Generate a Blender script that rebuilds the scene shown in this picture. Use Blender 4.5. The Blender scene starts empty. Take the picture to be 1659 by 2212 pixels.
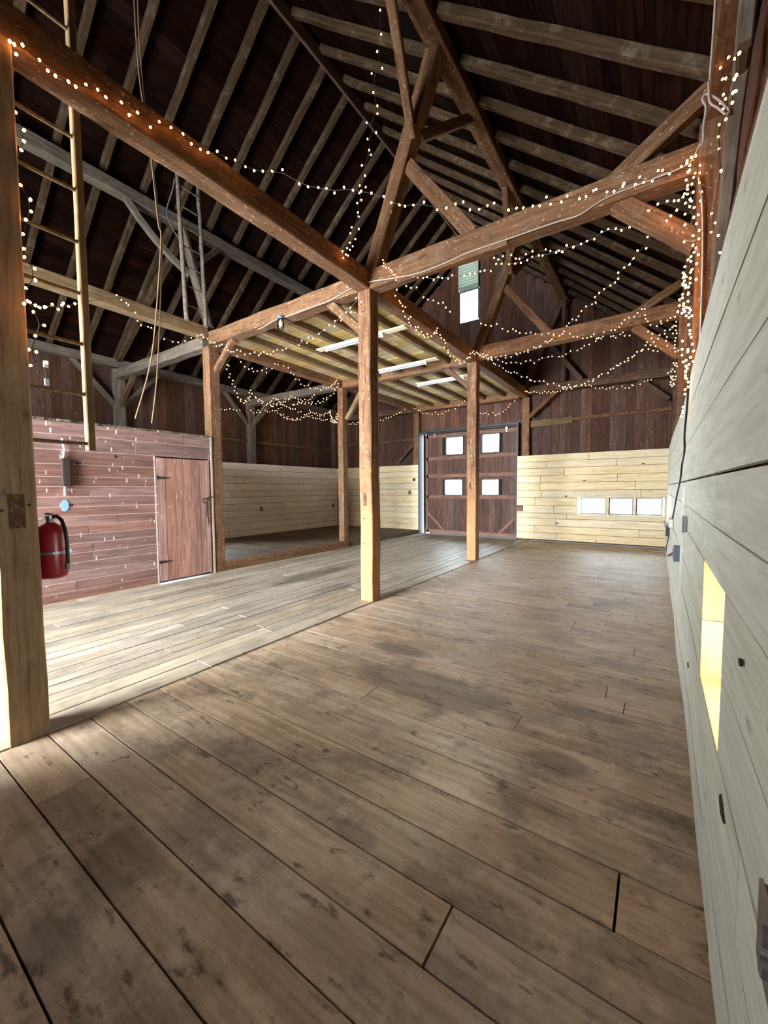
import bpy, math, random
from mathutils import Vector, Matrix

# ---------------------------------------------------------------- camera, light, exposure
sc = bpy.context.scene
COL = sc.collection
random.seed(7)

def set_camera():
    f, yaw, pitch, roll = 870.0, math.radians(-34.27), math.radians(-3.208), math.radians(-0.468)
    fw = Vector((math.sin(yaw)*math.cos(pitch), math.cos(yaw)*math.cos(pitch), math.sin(pitch)))
    rt = Vector((math.cos(yaw), -math.sin(yaw), 0)); up = rt.cross(fw)
    r2 = rt*math.cos(roll)+up*math.sin(roll); u2 = up*math.cos(roll)-rt*math.sin(roll)
    cd = bpy.data.cameras.new('camera'); cam = bpy.data.objects.new('camera', cd); COL.objects.link(cam)
    M = Matrix((r2, u2, -fw)).transposed().to_4x4(); M.translation = Vector((0, 0, 1.6))
    cam.matrix_world = M
    cd.sensor_fit = 'HORIZONTAL'; cd.sensor_width = 36.0; cd.lens = f/1659*36.0
    cd.clip_start = 0.02; cd.clip_end = 200
    sc.camera = cam
set_camera()

SKY = 46.0
wd = bpy.data.worlds.new('overcast_sky'); sc.world = wd; wd.use_nodes = True
bg = wd.node_tree.nodes['Background']; bg.inputs['Color'].default_value = (0.84, 0.92, 1.0, 1); bg.inputs['Strength'].default_value = SKY

def portal(name, loc, rot, sx, sy):
    """sampling portal in a wall opening, so that the sky's light finds its way in"""
    ld = bpy.data.lights.new(name, 'AREA'); ld.shape = 'RECTANGLE'; ld.size = sx; ld.size_y = sy
    ld.cycles.is_portal = True
    o = bpy.data.objects.new(name, ld); COL.objects.link(o); o.location = loc; o.rotation_euler = rot
R90 = math.pi/2
dl = bpy.data.lights.new('doorway_daylight', 'AREA'); dl.shape = 'RECTANGLE'; dl.size = 3.35; dl.size_y = 3.8; dl.energy = 880; dl.color = (.86, .93, 1.0); dl.spread = math.radians(84)
o = bpy.data.objects.new('doorway_daylight', dl); COL.objects.link(o); o.location = (-5.37, -3.32, 1.9)      # daylight of the open barn doorway behind the camera
o.rotation_euler = (R90, 0, math.radians(-8)+math.pi) ; o.rotation_euler = Vector((.12, .99, -.03)).to_track_quat('-Z', 'Y').to_euler()
portal('portal_added_window', (-11.35, 5.9, 1.6), (R90, 0, R90), 1.9, 1.5)  # sky portal for the side window added to brighten the inside
portal('portal_strip', (-.88, 13.05, 1.085), (R90, 0, 0), 2.2, 0.6)
portal('portal_barn_door', (-5.3, 13.05, 2.4), (R90, 0, 0), 2.3, 2.3)
portal('portal_gable', (-5.31, 13.05, 7.6), (R90, 0, 0), .9, 1.3)
portal('portal_niche', (.62, 2.04, .97), (R90, 0, -R90), .9, .75)

sc.view_settings.view_transform = 'Standard'; sc.view_settings.look = 'None'
sc.view_settings.gamma = 1.0; sc.view_settings.use_curve_mapping = False
sc.view_settings.exposure = 0.18
sc.cycles.use_light_tree = True
sc.cycles.max_bounces = 8; sc.cycles.diffuse_bounces = 5; sc.cycles.glossy_bounces = 3; sc.cycles.transparent_max_bounces = 12
sc.cycles.sample_clamp_indirect = 6.0; sc.cycles.caustics_reflective = False; sc.cycles.caustics_refractive = False
sc.cycles.use_denoising = True

# ---------------------------------------------------------------- helpers
def L(c):
    if isinstance(c, str):
        c = [int(c[i:i+2], 16)/255 for i in (0, 2, 4)]
    return tuple((x/12.92 if x <= .04045 else ((x+.055)/1.055)**2.4) for x in c)+(1,)

def wood(name, c1, c2, axis='X', var=.25, hue=0.0, blotch=.35, spots=None, knots=.5, rough=.8, grain=1.0, bump=.25, stain=None, scratch=0, dirt=0.0, spec=.25, oil=(), worn=None):
    m = bpy.data.materials.new(name); m.use_nodes = True; nt = m.node_tree; N = nt.nodes; K = nt.links
    bs = N['Principled BSDF']; bs.inputs['Roughness'].default_value = rough
    bs.inputs['Specular IOR Level'].default_value = spec
    tc = N.new('ShaderNodeTexCoord'); oi = N.new('ShaderNodeObjectInfo'); ge = N.new('ShaderNodeNewGeometry')
    # offset every object and every board so that no two share their grain
    cmb = N.new('ShaderNodeCombineXYZ')
    ad = N.new('ShaderNodeMath'); ad.operation = 'ADD'; K.new(oi.outputs['Random'], ad.inputs[0]); K.new(ge.outputs['Random Per Island'], ad.inputs[1])
    ml = N.new('ShaderNodeMath'); ml.operation = 'MULTIPLY'; ml.inputs[1].default_value = 37.0; K.new(ad.outputs[0], ml.inputs[0])
    for i in range(3): K.new(ml.outputs[0], cmb.inputs[i])
    va = N.new('ShaderNodeVectorMath'); va.operation = 'ADD'; K.new(tc.outputs['Object'], va.inputs[0]); K.new(cmb.outputs[0], va.inputs[1])
    def noise(sc3, scale, detail=5, dist=0.0, rough_=.6):
        mp = N.new('ShaderNodeMapping'); mp.inputs['Scale'].default_value = sc3; K.new(va.outputs[0], mp.inputs[0])
        n = N.new('ShaderNodeTexNoise'); n.inputs['Scale'].default_value = scale; n.inputs['Detail'].default_value = detail
        n.inputs['Distortion'].default_value = dist; n.inputs['Roughness'].default_value = rough_
        K.new(mp.outputs[0], n.inputs[0]); return n
    ax = 'XYZ'.index(axis)
    s3 = [1.0, 1.0, 1.0]; s3[ax] = .07
    g1 = noise(s3, 28*grain, 6, .3)
    rp = N.new('ShaderNodeValToRGB'); K.new(g1.outputs[0], rp.inputs[0])
    rp.color_ramp.elements[0].position = .3; rp.color_ramp.elements[0].color = L(c1)
    rp.color_ramp.elements[1].position = .68; rp.color_ramp.elements[1].color = L(c2)
    col = rp.outputs[0]
    def mix(a, b, fac, mode='MIX'):
        x = N.new('ShaderNodeMix'); x.data_type = 'RGBA'; x.blend_type = mode
        if isinstance(fac, float): x.inputs[0].default_value = fac
        else: K.new(fac, x.inputs[0])
        for s, v in ((6, a), (7, b)):
            if isinstance(v, tuple): x.inputs[s].default_value = v
            else: K.new(v, x.inputs[s])
        return x.outputs[2]
    def ramp(src, a, b):
        r = N.new('ShaderNodeMapRange'); K.new(src, r.inputs[0]); r.inputs[1].default_value = a; r.inputs[2].default_value = b
        return r.outputs[0]
    def times(src, k):
        r = N.new('ShaderNodeMath'); r.operation = 'MULTIPLY'; K.new(src, r.inputs[0]); r.inputs[1].default_value = k; return r.outputs[0]
    # blotches
    s4 = [1.0, 1.0, 1.0]; s4[ax] = .35
    b1 = noise(s4, 2.6, 4, .4)
    d = tuple(x*.45 for x in L(c1)[:3])+(1,)
    col = mix(col, d, times(ramp(b1.outputs[0], .5, .72), blotch))
    # knots
    if knots:
        mp = N.new('ShaderNodeMapping'); k3 = [1.0, 1.0, 1.0]; k3[ax] = .45; mp.inputs['Scale'].default_value = k3; K.new(va.outputs[0], mp.inputs[0])
        vo = N.new('ShaderNodeTexVoronoi'); vo.inputs['Scale'].default_value = 5.5; K.new(mp.outputs[0], vo.inputs[0])
        f = ramp(vo.outputs['Distance'], .12, .05)
        col = mix(col, tuple(x*.35 for x in L(c1)[:3])+(1,), times(f, knots))
    if stain:   # old stains: (colour, strength, scale)
        n = noise([1, 1, 1], stain[2], 5, .8)
        col = mix(col, L(stain[0]), times(ramp(n.outputs[0], .52, .64), stain[1]))
    if dirt:   # trodden dirt in patches of several sizes, worn pale spots and dark specks
        n = noise([1, 1, 1], 1.7, 8, .25, .75)
        col = mix(col, L('352C25'), times(ramp(n.outputs[0], .50, .78), dirt))
        n = noise([1, 1, 1], 5.0, 7, .2, .7)
        col = mix(col, L('D2C2AA'), times(ramp(n.outputs[0], .52, .80), dirt*.55))
        n = noise([1.0 if ax != 0 else .45, 1.0 if ax != 1 else .45, 1], 16, 4, .15, .6)
        col = mix(col, L('33291F'), times(ramp(n.outputs[0], .60, .70), dirt*.75))
        n = noise([1, 1, 1], 90, 2)
        col = mix(col, L('2A211A'), times(ramp(n.outputs[0], .66, .74), dirt*.7))
    for (sx_, sy_, ra, rb, k) in oil:   # old oil stains soaked into the planks at fixed places
        mp = N.new('ShaderNodeMapping'); mp.vector_type = 'TEXTURE'; mp.inputs['Location'].default_value = (sx_, sy_, 0); mp.inputs['Scale'].default_value = (ra, rb, 1000); K.new(tc.outputs['Object'], mp.inputs[0])
        ln = N.new('ShaderNodeVectorMath'); ln.operation = 'LENGTH'; K.new(mp.outputs[0], ln.inputs[0])
        nn = N.new('ShaderNodeTexNoise'); nn.inputs['Scale'].default_value = 4.5; nn.inputs['Detail'].default_value = 5; K.new(tc.outputs['Object'], nn.inputs[0])
        a_ = N.new('ShaderNodeMath'); a_.operation = 'ADD'; K.new(ln.outputs['Value'], a_.inputs[0]); K.new(times(nn.outputs[0], 1.1), a_.inputs[1])
        col = mix(col, L('37322D'), times(ramp(a_.outputs[0], 1.65, 1.25), k))
    if scratch:  # pale scrapes and droppings
        mp = N.new('ShaderNodeMapping'); mp.inputs['Scale'].default_value = (1.0, 1.3, .4); mp.inputs['Rotation'].default_value = (.75, .3, .5); K.new(tc.outputs['Object'], mp.inputs[0])
        vo = N.new('ShaderNodeTexVoronoi'); vo.inputs['Scale'].default_value = 11.0; vo.inputs['Randomness'].default_value = 1; K.new(mp.outputs[0], vo.inputs[0])
        n = noise([1, 1, 1], 3.0, 3)
        f1 = ramp(vo.outputs['Distance'], .20, .12)
        mm = N.new('ShaderNodeMath'); mm.operation = 'MULTIPLY'; K.new(f1, mm.inputs[0]); K.new(ramp(n.outputs[0], .42, .52), mm.inputs[1])
        col = mix(col, L('CBBBAF'), times(mm.outputs[0], float(scratch)*.85))
    if worn:    # rubbed pale by hands and cattle up to shoulder height
        sp = N.new('ShaderNodeSeparateXYZ'); K.new(tc.outputs['Object'], sp.inputs[0])
        nn = N.new('ShaderNodeTexNoise'); nn.inputs['Scale'].default_value = 3.5; nn.inputs['Detail'].default_value = 4; K.new(tc.outputs['Object'], nn.inputs[0])
        a_ = N.new('ShaderNodeMath'); a_.operation = 'ADD'; K.new(sp.outputs[0], a_.inputs[0]); K.new(times(nn.outputs[0], 1.2), a_.inputs[1])
        col = mix(col, L(worn), times(ramp(a_.outputs[0], 2.9, 1.3), .5))
    if spots:
        n = noise([.5, 1, 1], 45, 2)
        col = mix(col, L(spots), times(ramp(n.outputs[0], .64, .72), .5))
    # board-to-board variation
    hs = N.new('ShaderNodeHueSaturation'); K.new(col, hs.inputs['Color'])
    r = N.new('ShaderNodeMapRange'); K.new(ge.outputs['Random Per Island'], r.inputs[0]); r.inputs[3].default_value = 1-var; r.inputs[4].default_value = 1+var
    K.new(r.outputs[0], hs.inputs['Value'])
    if hue:
        r2 = N.new('ShaderNodeMapRange')
        mo = N.new('ShaderNodeMath'); mo.operation = 'FRACT'; K.new(times(ge.outputs['Random Per Island'], 7.3), mo.inputs[0]); K.new(mo.outputs[0], r2.inputs[0])
        r2.inputs[3].default_value = 1-hue; r2.inputs[4].default_value = 1+hue; K.new(r2.outputs[0], hs.inputs['Saturation'])
    K.new(hs.outputs[0], bs.inputs['Base Color'])
    if bump:
        bp = N.new('ShaderNodeBump'); bp.inputs['Strength'].default_value = bump; bp.inputs['Distance'].default_value = .01
        K.new(g1.outputs[0], bp.inputs['Height']); K.new(bp.outputs[0], bs.inputs['Normal'])
    return m

def plain(name, c, rough=.5, metal=0.0, emit=None, strength=0):
    m = bpy.data.materials.new(name); m.use_nodes = True; nt = m.node_tree; bs = nt.nodes['Principled BSDF']
    n = nt.nodes.new('ShaderNodeTexNoise'); n.inputs['Scale'].default_value = 14
    tc = nt.nodes.new('ShaderNodeTexCoord'); nt.links.new(tc.outputs['Object'], n.inputs[0])
    mx = nt.nodes.new('ShaderNodeMix'); mx.data_type = 'RGBA'; mx.inputs[6].default_value = L(c); mx.inputs[7].default_value = tuple(x*.8 for x in L(c)[:3])+(1,)
    nt.links.new(n.outputs[0], mx.inputs[0]); nt.links.new(mx.outputs[2], bs.inputs['Base Color'])
    bs.inputs['Roughness'].default_value = rough; bs.inputs['Metallic'].default_value = metal
    if emit:
        bs.inputs['Emission Color'].default_value = emit+(1,); bs.inputs['Emission Strength'].default_value = strength
    return m

def glass_mat():
    m = bpy.data.materials.new('window_glass'); m.use_nodes = True; nt = m.node_tree; N = nt.nodes; N.remove(N['Principled BSDF'])
    t = N.new('ShaderNodeBsdfTransparent'); g = N.new('ShaderNodeBsdfGlossy'); g.inputs['Roughness'].default_value = .03
    fr = N.new('ShaderNodeFresnel'); fr.inputs[0].default_value = 1.45
    t.inputs[0].default_value = (.93, .96, .95, 1)
    mx = N.new('ShaderNodeMixShader'); nt.links.new(fr.outputs[0], mx.inputs[0]); nt.links.new(t.outputs[0], mx.inputs[1]); nt.links.new(g.outputs[0], mx.inputs[2])
    nt.links.new(mx.outputs[0], N['Material Output'].inputs[0]); return m

M = {}
# floors
M['floor_x'] = wood('floor_planks_across', '927A61', 'BFA78C', 'X', .05, .1, .3, knots=.35, stain=('5A5048', .35, .9), rough=.6, bump=.1, dirt=1.0, grain=.8, spec=.5, oil=((-1.5, 2.82, .75, .27, .5), (-2.1, 3.35, .35, .14, .6), (-1.9, .72, .22, .17, .55), (-1.75, .44, .16, .1, .5), (-.45, 2.45, .2, .1, .5), (-.35, 3.1, .25, .08, .5), (-1.15, 1.4, .14, .07, .4), (-.1, 1.9, .2, .12, .3)))
M['floor_y'] = wood('floor_planks_along', '817564', 'A69A86', 'Y', .2, .15, .4, knots=.3, stain=('5C554E', .4, 1.3), rough=.5, bump=.12, dirt=.55, spec=.6, oil=((-5.3, 5.4, .25, 1.1, .55), (-4.3, 4.9, .2, .5, .4), (-6.2, 3.2, .1, 1.2, .45)))
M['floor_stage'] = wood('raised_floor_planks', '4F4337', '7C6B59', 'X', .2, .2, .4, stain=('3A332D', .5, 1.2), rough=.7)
M['dark'] = plain('dark_gap', '0E0A07', .95)
# walls
M['pine_x'] = wood('pine_boards_far', 'B7A27E', 'D9C8A6', 'X', .07, .12, .12, knots=.5, rough=.75, bump=.1)
M['pine_y'] = wood('pine_boards_left', 'E8DDC9', 'FAF4E8', 'Y', .07, .12, .12, knots=.7, rough=.75, bump=.1, dirt=.12)
M['pine_right'] = wood('pine_boards_right', 'C0C1B0', 'DBDCCE', 'Y', .05, .12, .12, knots=.45, rough=.75, bump=.1)
M['pine_new'] = wood('fresh_pine', 'C2A268', 'D8BC85', 'Z', .05, .1, .1, knots=.4, bump=.05)
M['red_boards'] = wood('red_painted_boards', '543C35', '7E6057', 'Y', .18, .15, .35, scratch=.85, knots=.3, rough=.7)
M['red_door'] = wood('red_door_boards', '6A4C42', '9A7568', 'Z', .15, .15, .35, scratch=.35, rough=.7)
M['siding'] = wood('dark_barn_siding', '34211A', '5C3F31', 'Z', .3, .2, .5, scratch=.12, rough=.8)
M['door_boards'] = wood('barn_door_boards', '33251F', '5C443A', 'Z', .25, .2, .4, rough=.8)
M['door_rail'] = wood('barn_door_rails', '4A3026', '7A5643', 'X', .2, .2, .3)
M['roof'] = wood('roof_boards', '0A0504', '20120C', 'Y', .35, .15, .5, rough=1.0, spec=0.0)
M['mow'] = wood('loft_boards', '8A744F', 'BFA879', 'X', .2, .25, .35, knots=.4)
# timber, grain on the local X axis
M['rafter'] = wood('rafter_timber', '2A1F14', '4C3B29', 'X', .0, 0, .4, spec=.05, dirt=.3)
M['timber'] = wood('hewn_timber', '46301F', '74543A', 'X', .0, 0, .4, spots='D8B98F', dirt=.3, spec=.12)
M['timber_pale'] = wood('pale_hewn_timber', '52402B', '7E6748', 'X', .0, 0, .35, dirt=.3, spec=.12)
M['timber_grey'] = wood('weathered_grey_timber', '453B32', '75695C', 'X', .0, 0, .3, dirt=.3, spec=.12)
M['timber_dark'] = wood('dark_timber', '3A2A20', '614A3A', 'X', .0, 0, .4, dirt=.3, spec=.12)
M['post_mid'] = wood('brown_post_timber', '432E1F', '76543A', 'X', .0, 0, .35, spots='E0BE92', dirt=.3, spec=.12, worn='C08A5E')
M['post_near'] = wood('near_post_timber', '785D44', 'A98B67', 'X', .0, 0, .4, dirt=.3, spec=.12)
M['gap_light'] = plain('weathered_board_edge', 'A58C80', .9)
M['metal'] = plain('galvanised_metal', '9A9C9C', .4, .8)
M['iron'] = plain('rusty_iron', '3A2E2A', .6, .6)
M['black'] = plain('black_plastic', '101012', .45)
M['blue_grey'] = plain('blue_grey_box', '56646F', .45)
M['white'] = plain('white_enamel', 'E8EAEA', .35)
M['lamp_white'] = plain('aged_lamp_enamel', 'A9AEAE', .5)
M['white_cable'] = plain('white_cable', 'A2968A', .6)
M['red'] = plain('extinguisher_red', '9E1B22', .3)
M['rope'] = plain('hemp_rope', '6E5638', .9)
M['wire'] = plain('green_wire', '2A2A1E', .6)
M['wire_light'] = plain('pale_wire', '8C7C66', .5)
M['louvre'] = plain('painted_louvre', '7F8A7A', .7)
M['blue_paint'] = plain('blue_paint', '6F93B4', .7)
M['frame_dark'] = plain('dark_window_frame', '23272B', .6)
M['glass'] = glass_mat()
M['bulb'] = plain('fairy_bulb', 'FFE2B0', .3, 0, (1.0, .41, .12), 30.0)

def mesh_obj(name, verts, faces, mat, parent=None, loc=None, smooth=False):
    me = bpy.data.meshes.new(name); me.from_pydata([tuple(v) for v in verts], [], faces); me.update()
    for mm in (mat if isinstance(mat, list) else [mat]): me.materials.append(mm)
    if smooth:
        for p in me.polygons: p.use_smooth = True
    o = bpy.data.objects.new(name, me); COL.objects.link(o)
    if parent is not None: o.parent = parent
    if loc is not None: o.location = loc
    return o

class G:
    """collects boxes, tubes and lathes of one mesh"""
    def __init__(s): s.v = []; s.f = []; s.mi = []; s.cur = 0
    def box(s, x0, x1, y0, y1, z0, z1, jit=0.0):
        b = len(s.v)
        for z in (z0, z1):
            for x, y in ((x0, y0), (x1, y0), (x1, y1), (x0, y1)):
                s.v.append((x+random.uniform(-jit, jit), y+random.uniform(-jit, jit), z+random.uniform(-jit, jit)))
        for f in ((0, 3, 2, 1), (4, 5, 6, 7), (0, 1, 5, 4), (1, 2, 6, 5), (2, 3, 7, 6), (3, 0, 4, 7)):
            s.f.append(tuple(b+i for i in f)); s.mi.append(s.cur)
        return s
    def tube(s, pts, r, n=8, caps=True):
        pts = [Vector(p) for p in pts]; rings = []
        prev = None
        for i, p in enumerate(pts):
            d = (pts[min(i+1, len(pts)-1)]-pts[max(i-1, 0)])
            if d.length < 1e-6: d = Vector((0, 0, 1))
            d.normalize()
            ref = prev if prev is not None and abs(prev.dot(d)) < .95 else (Vector((0, 0, 1)) if abs(d.z) < .9 else Vector((1, 0, 0)))
            a = (ref-d*ref.dot(d)).normalized(); prev = a; b = d.cross(a)
            rr = r[i] if isinstance(r, (list, tuple)) else r
            base = len(s.v)
            for k in range(n):
                t = 2*math.pi*k/n; s.v.append(tuple(p+a*math.cos(t)*rr+b*math.sin(t)*rr))
            rings.append(base)
        for i in range(len(rings)-1):
            for k in range(n):
                s.f.append((rings[i]+k, rings[i]+(k+1) % n, rings[i+1]+(k+1) % n, rings[i+1]+k)); s.mi.append(s.cur)
        if caps:
            s.f.append(tuple(rings[0]+k for k in reversed(range(n)))); s.mi.append(s.cur)
            s.f.append(tuple(rings[-1]+k for k in range(n))); s.mi.append(s.cur)
        return s
    def lathe(s, c, prof, n=24):
        """prof: (radius, z) pairs about the vertical through c"""
        base = len(s.v)
        for r, z in prof:
            for k in range(n):
                t = 2*math.pi*k/n; s.v.append((c[0]+r*math.cos(t), c[1]+r*math.sin(t), c[2]+z))
        for i in range(len(prof)-1):
            for k in range(n):
                s.f.append((base+i*n+k, base+i*n+(k+1) % n, base+(i+1)*n+(k+1) % n, base+(i+1)*n+k)); s.mi.append(s.cur)
        s.f.append(tuple(base+k for k in reversed(range(n)))); s.mi.append(s.cur)
        s.f.append(tuple(base+(len(prof)-1)*n+k for k in range(n))); s.mi.append(s.cur)
        return s
    def build(s, name, mat, parent=None, origin=None, smooth=False):
        v = s.v
        if origin is not None: v = [(a-origin[0], b-origin[1], c-origin[2]) for a, b, c in v]
        o = mesh_obj(name, v, s.f, mat, parent, origin, smooth)
        if isinstance(mat, list):
            for p, m in zip(o.data.polygons, s.mi): p.material_index = m
        return o

def tag(o, label=None, cat=None, group=None, kind=None):
    if label: o['label'] = label
    if cat: o['category'] = cat
    if group: o['group'] = group
    if kind: o['kind'] = kind
    return o
def struct(o, label=None, cat=None):
    o['kind'] = 'structure'
    if label: o['label'] = label
    if cat: o['category'] = cat
    return o
def empty(name, loc=(0, 0, 0)):
    o = bpy.data.objects.new(name, None); COL.objects.link(o); o.location = loc; o.empty_display_size = .1; return o

def beam(name, p0, p1, w, h, mat, label, cat, group=None, parent=None, jit=.004, up=(0, 0, 1), cham=.012, taper=1.0, bow=0.0, seg=None):
    """one timber from p0 to p1: hewn square section w x h (w across, h along 'up'), grain on its own X axis"""
    p0, p1 = Vector(p0), Vector(p1); d = p1-p0; ln = d.length; x = d.normalized(); u = Vector(up)
    z = (u-x*u.dot(x)).normalized(); y = z.cross(x)
    n = seg or max(3, min(16, int(ln/.35)))
    V, F = [], []
    c = min(cham, w*.25, h*.25)
    prof = [(-w/2+c, -h/2), (w/2-c, -h/2), (w/2, -h/2+c), (w/2, h/2-c), (w/2-c, h/2), (-w/2+c, h/2), (-w/2, h/2-c), (-w/2, -h/2+c)]
    for i in range(n+1):
        t = i/n; dy, dz = random.uniform(-jit, jit), random.uniform(-jit, jit); k = 1+(taper-1)*t
        sw, sh = 1+random.uniform(-jit, jit)*2.5, 1+random.uniform(-jit, jit)*2.5
        bz = bow*math.sin(math.pi*t)
        if i in (0, n): dy = dz = 0
        for a, b in prof: V.append((ln*t, a*k*sw+dy, b*k*sh+dz+bz))
    for i in range(n):
        for k in range(8):
            a, b = i*8+k, i*8+(k+1) % 8
            F.append((a, b, b+8, a+8))
    F.append(tuple(range(7, -1, -1))); F.append(tuple(n*8+k for k in range(8)))
    o = mesh_obj(name, V, F, mat)
    Mx = Matrix((x, y, z)).transposed().to_4x4(); Mx.translation = p0; o.matrix_world = Mx
    if parent is not None:
        o.parent = parent; o.matrix_parent_inverse = Matrix.Identity(4)
        o.matrix_basis = Matrix.Translation(parent.location).inverted() @ Mx
    else: tag(o, label, cat, group)
    return o

def post(x, y, z1, w, mat, label, z0=0.0, d=None, cat='post', group=None, jit=.005, name='post'):
    """upright timber whose +X,-Y corner stands at (x, y)"""
    d = d or w
    return beam(name, (x-w/2, y+d/2, z0), (x-w/2, y+d/2, z1), w, d, mat, label, cat, group, up=(0, 1, 0), jit=jit, cham=.01)

def rows(a, b, wmin, wmax):
    out = [a]
    while out[-1] < b-wmin*1.3: out.append(min(b, out[-1]+random.uniform(wmin, wmax)))
    if out[-1] < b: out[-1] = b
    return out
def cut(iv, holes):
    """subtract hole intervals from one interval"""
    segs = [iv]
    for h0, h1 in holes:
        ns = []
        for a, b in segs:
            if h1 <= a or h0 >= b: ns.append((a, b)); continue
            if h0 > a: ns.append((a, h0))
            if h1 < b: ns.append((h1, b))
        segs = ns
    return segs
def boards(plane, pos, th, u0, u1, v0, v1, edges, holes=(), along='u', gap=.004, joint=None, jit=.0015, top=None, g=None, lift=.0):
    """boards on a wall or floor. plane 'X','Y','Z' = its normal; u,v = the two other axes in order;
    along 'u' or 'v' = direction the boards run; edges = board edge positions across; holes = (u0,u1,v0,v1)"""
    g = g or G()
    for e0, e1 in zip(edges[:-1], edges[1:]):
        run = (u0, u1) if along == 'u' else (v0, v1)
        hs = []
        for (a, b, c, d) in holes:
            lo, hi = (c, d) if along == 'u' else (a, b)
            if e0 < hi-.002 and e1 > lo+.002: hs.append((a, b) if along == 'u' else (c, d))
        # cut edge boards exactly at hole borders
        for s0, s1 in cut(run, hs):
            js = [s0]
            if joint:
                t = s0+random.uniform(.2, 1)*joint
                while t < s1-.5: js.append(t); t += random.uniform(.7, 1.2)*joint
            js.append(s1)
            for a, b in zip(js[:-1], js[1:]):
                o = random.uniform(-jit, jit)+random.uniform(0, lift)
                q0, q1 = e0+gap/2, e1-gap/2; r0, r1 = a+(gap/2 if a != s0 else 0), b-(gap/2 if b != s1 else 0)
                if top and along == 'v': r1 = min(r1, top((e0+e1)/2))
                U = (r0, r1) if along == 'u' else (q0, q1); Vv = (q0, q1) if along == 'u' else (r0, r1)
                P = (pos+o, pos+o+th) if th > 0 else (pos+th+o, pos+o)
                if plane == 'X': g.box(P[0], P[1], U[0], U[1], Vv[0], Vv[1])
                elif plane == 'Y': g.box(U[0], U[1], P[0], P[1], Vv[0], Vv[1])
                else: g.box(U[0], U[1], Vv[0], Vv[1], P[0], P[1])
    return g

# ---------------------------------------------------------------- the barn's dimensions (metres)
RX = .185            # inner face of the right wall boards
PR, PL = -3.31, -7.06   # +X faces of the two nave post rows
LX = -10.91          # inner face of the left wall boards
YN, YF = -3.3, 12.6  # near and far gable, inner faces
Y1, Y2, Y3 = .68, 4.55, 8.43
RIDGE = (-5.19, 9.4); SL, SR = .80, .82
def roof_z(x): return RIDGE[1]-(SL*(RIDGE[0]-x) if x < RIDGE[0] else SR*(x-RIDGE[0]))

# ---------------------------------------------------------------- floor
g = G()
e = [-3.3, -2.9, -2.55, -2.2, -1.85, -1.5, -1.1, -.8, -.5, -.2, .1, .36, .62, .87, 1.11, 1.35, 1.59, 1.86, 2.12, 2.37, 2.61]
while e[-1] < YF-.3: e.append(e[-1]+random.uniform(.17, .27))
e[-1] = YF+.02
k = e.index(2.61)
boards('Z', -.04, .04, PR, RX+.3, YN, YF, e[:k+1], along='u', gap=.009, joint=None, jit=.001, g=g, holes=[(-.62, -.61, 1.12, 1.34), (-1.85, -1.84, 2.38, 2.60), (-2.6, -2.59, .63, .86), (-.1, -.09, 1.6, 1.85)])
boards('Z', -.04, .04, PR, RX+.3, YN, YF, e[k:], along='u', gap=.006, joint=3.6, jit=.001, g=g)
fl = g.build('floor', M['floor_x'])
struct(fl, 'wide worn brown floor planks of the right aisle running across the barn', 'floor')
g = G(); g.box(-11.4, .7, YN-.3, YF+.3, -.12, -.05); g.build('subfloor', M['dark'], fl)
g = G()
e = rows(PL, PR-.0, .13, .21); e[0] = PL-.02
boards('Z', -.03, .042, e[0], PR-.004, YN, YF, e, along='v', gap=.011, joint=3.2, jit=.003, g=g)
struct(g.build('floor', M['floor_y']), 'pale floor planks of the middle aisle running towards the barn door', 'floor')
g = G()
boards('Z', .11, .03, LX-.02, PL-.1, Y2+.1, YF, rows(Y2+.1, YF, .16, .26), along='u', gap=.007, joint=2.4, jit=.002, g=g)
g.box(-10.3, PL-.12, 8.13, 8.17, .142, .147)
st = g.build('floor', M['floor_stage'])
struct(st, 'raised dark plank floor of the left aisle behind a low sill', 'floor')
g = G(); g.box(PL-.1, PL-.06, Y3+.22, YF, 0, .12); g.build('edge_board', M['timber_grey'], st)
g = G(); g.box(LX-.1, PL-.12, Y2+.1, YF, -.02, .1); g.build('subfloor', M['dark'], st)

# ---------------------------------------------------------------- far gable wall
WG = (-5.66, -4.97, 7.08, 8.12)      # gable window
g = G()
ed = rows(LX-.3, RX+.4, .14, .27)
for i in range(len(ed)):            # board edges meet the openings
    for k in (-7.06, -3.62, -5.66, -4.97, -1.92, .15):
        if abs(ed[i]-k) < .13: ed[i] = k
ed = sorted(set(ed))
boards('Y', YF+.27, .03, 0, 0, 0, 9.6, ed, holes=[(-7.06, -3.62, 0, 3.62), (WG[0], WG[1], WG[2], 9.12), (-1.92, .15, .83, 1.34)], along='v', gap=.006, top=lambda x: roof_z(x)+.2, g=g, lift=.004)
wf = struct(g.build('wall_far', M['siding']), 'dark reddish vertical boards of the far gable wall', 'wall')
def cladding(name, mat, parent, *a, **k):
    o = boards(*a, **k).build(name, mat, parent); return o
pe = [.06, .27, .48, .70, .85, 1.085, 1.32, 1.54, 1.76, 1.97, 2.19, 2.39, 2.59]
g = boards('Y', YF, .028, PR-.3, RX+.02, 0, 2.6, pe, holes=[(-1.90, .13, .85, 1.32)], along='u', gap=.010, joint=2.3, jit=.002)
for (x, z, r) in ((-1.74, 1.8, .03), (-2.21, 1.35, .03), (-2.44, .57, .035), (-1.42, .12, .03), (-2.9, 2.2, .02), (-.6, 2.2, .03), (-.3, .35, .025)): pass
tag(g.build('pine_cladding', M['pine_x'], wf), 'new yellow pine boards right of the barn door')
g = boards('Y', YF, .028, LX, -7.1, .12, 2.5, [.14, .34, .55, .76, .97, 1.17, 1.38, 1.60, 1.81, 2.02, 2.24, 2.47], along='u', gap=.010, joint=2.6, jit=.002)
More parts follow.
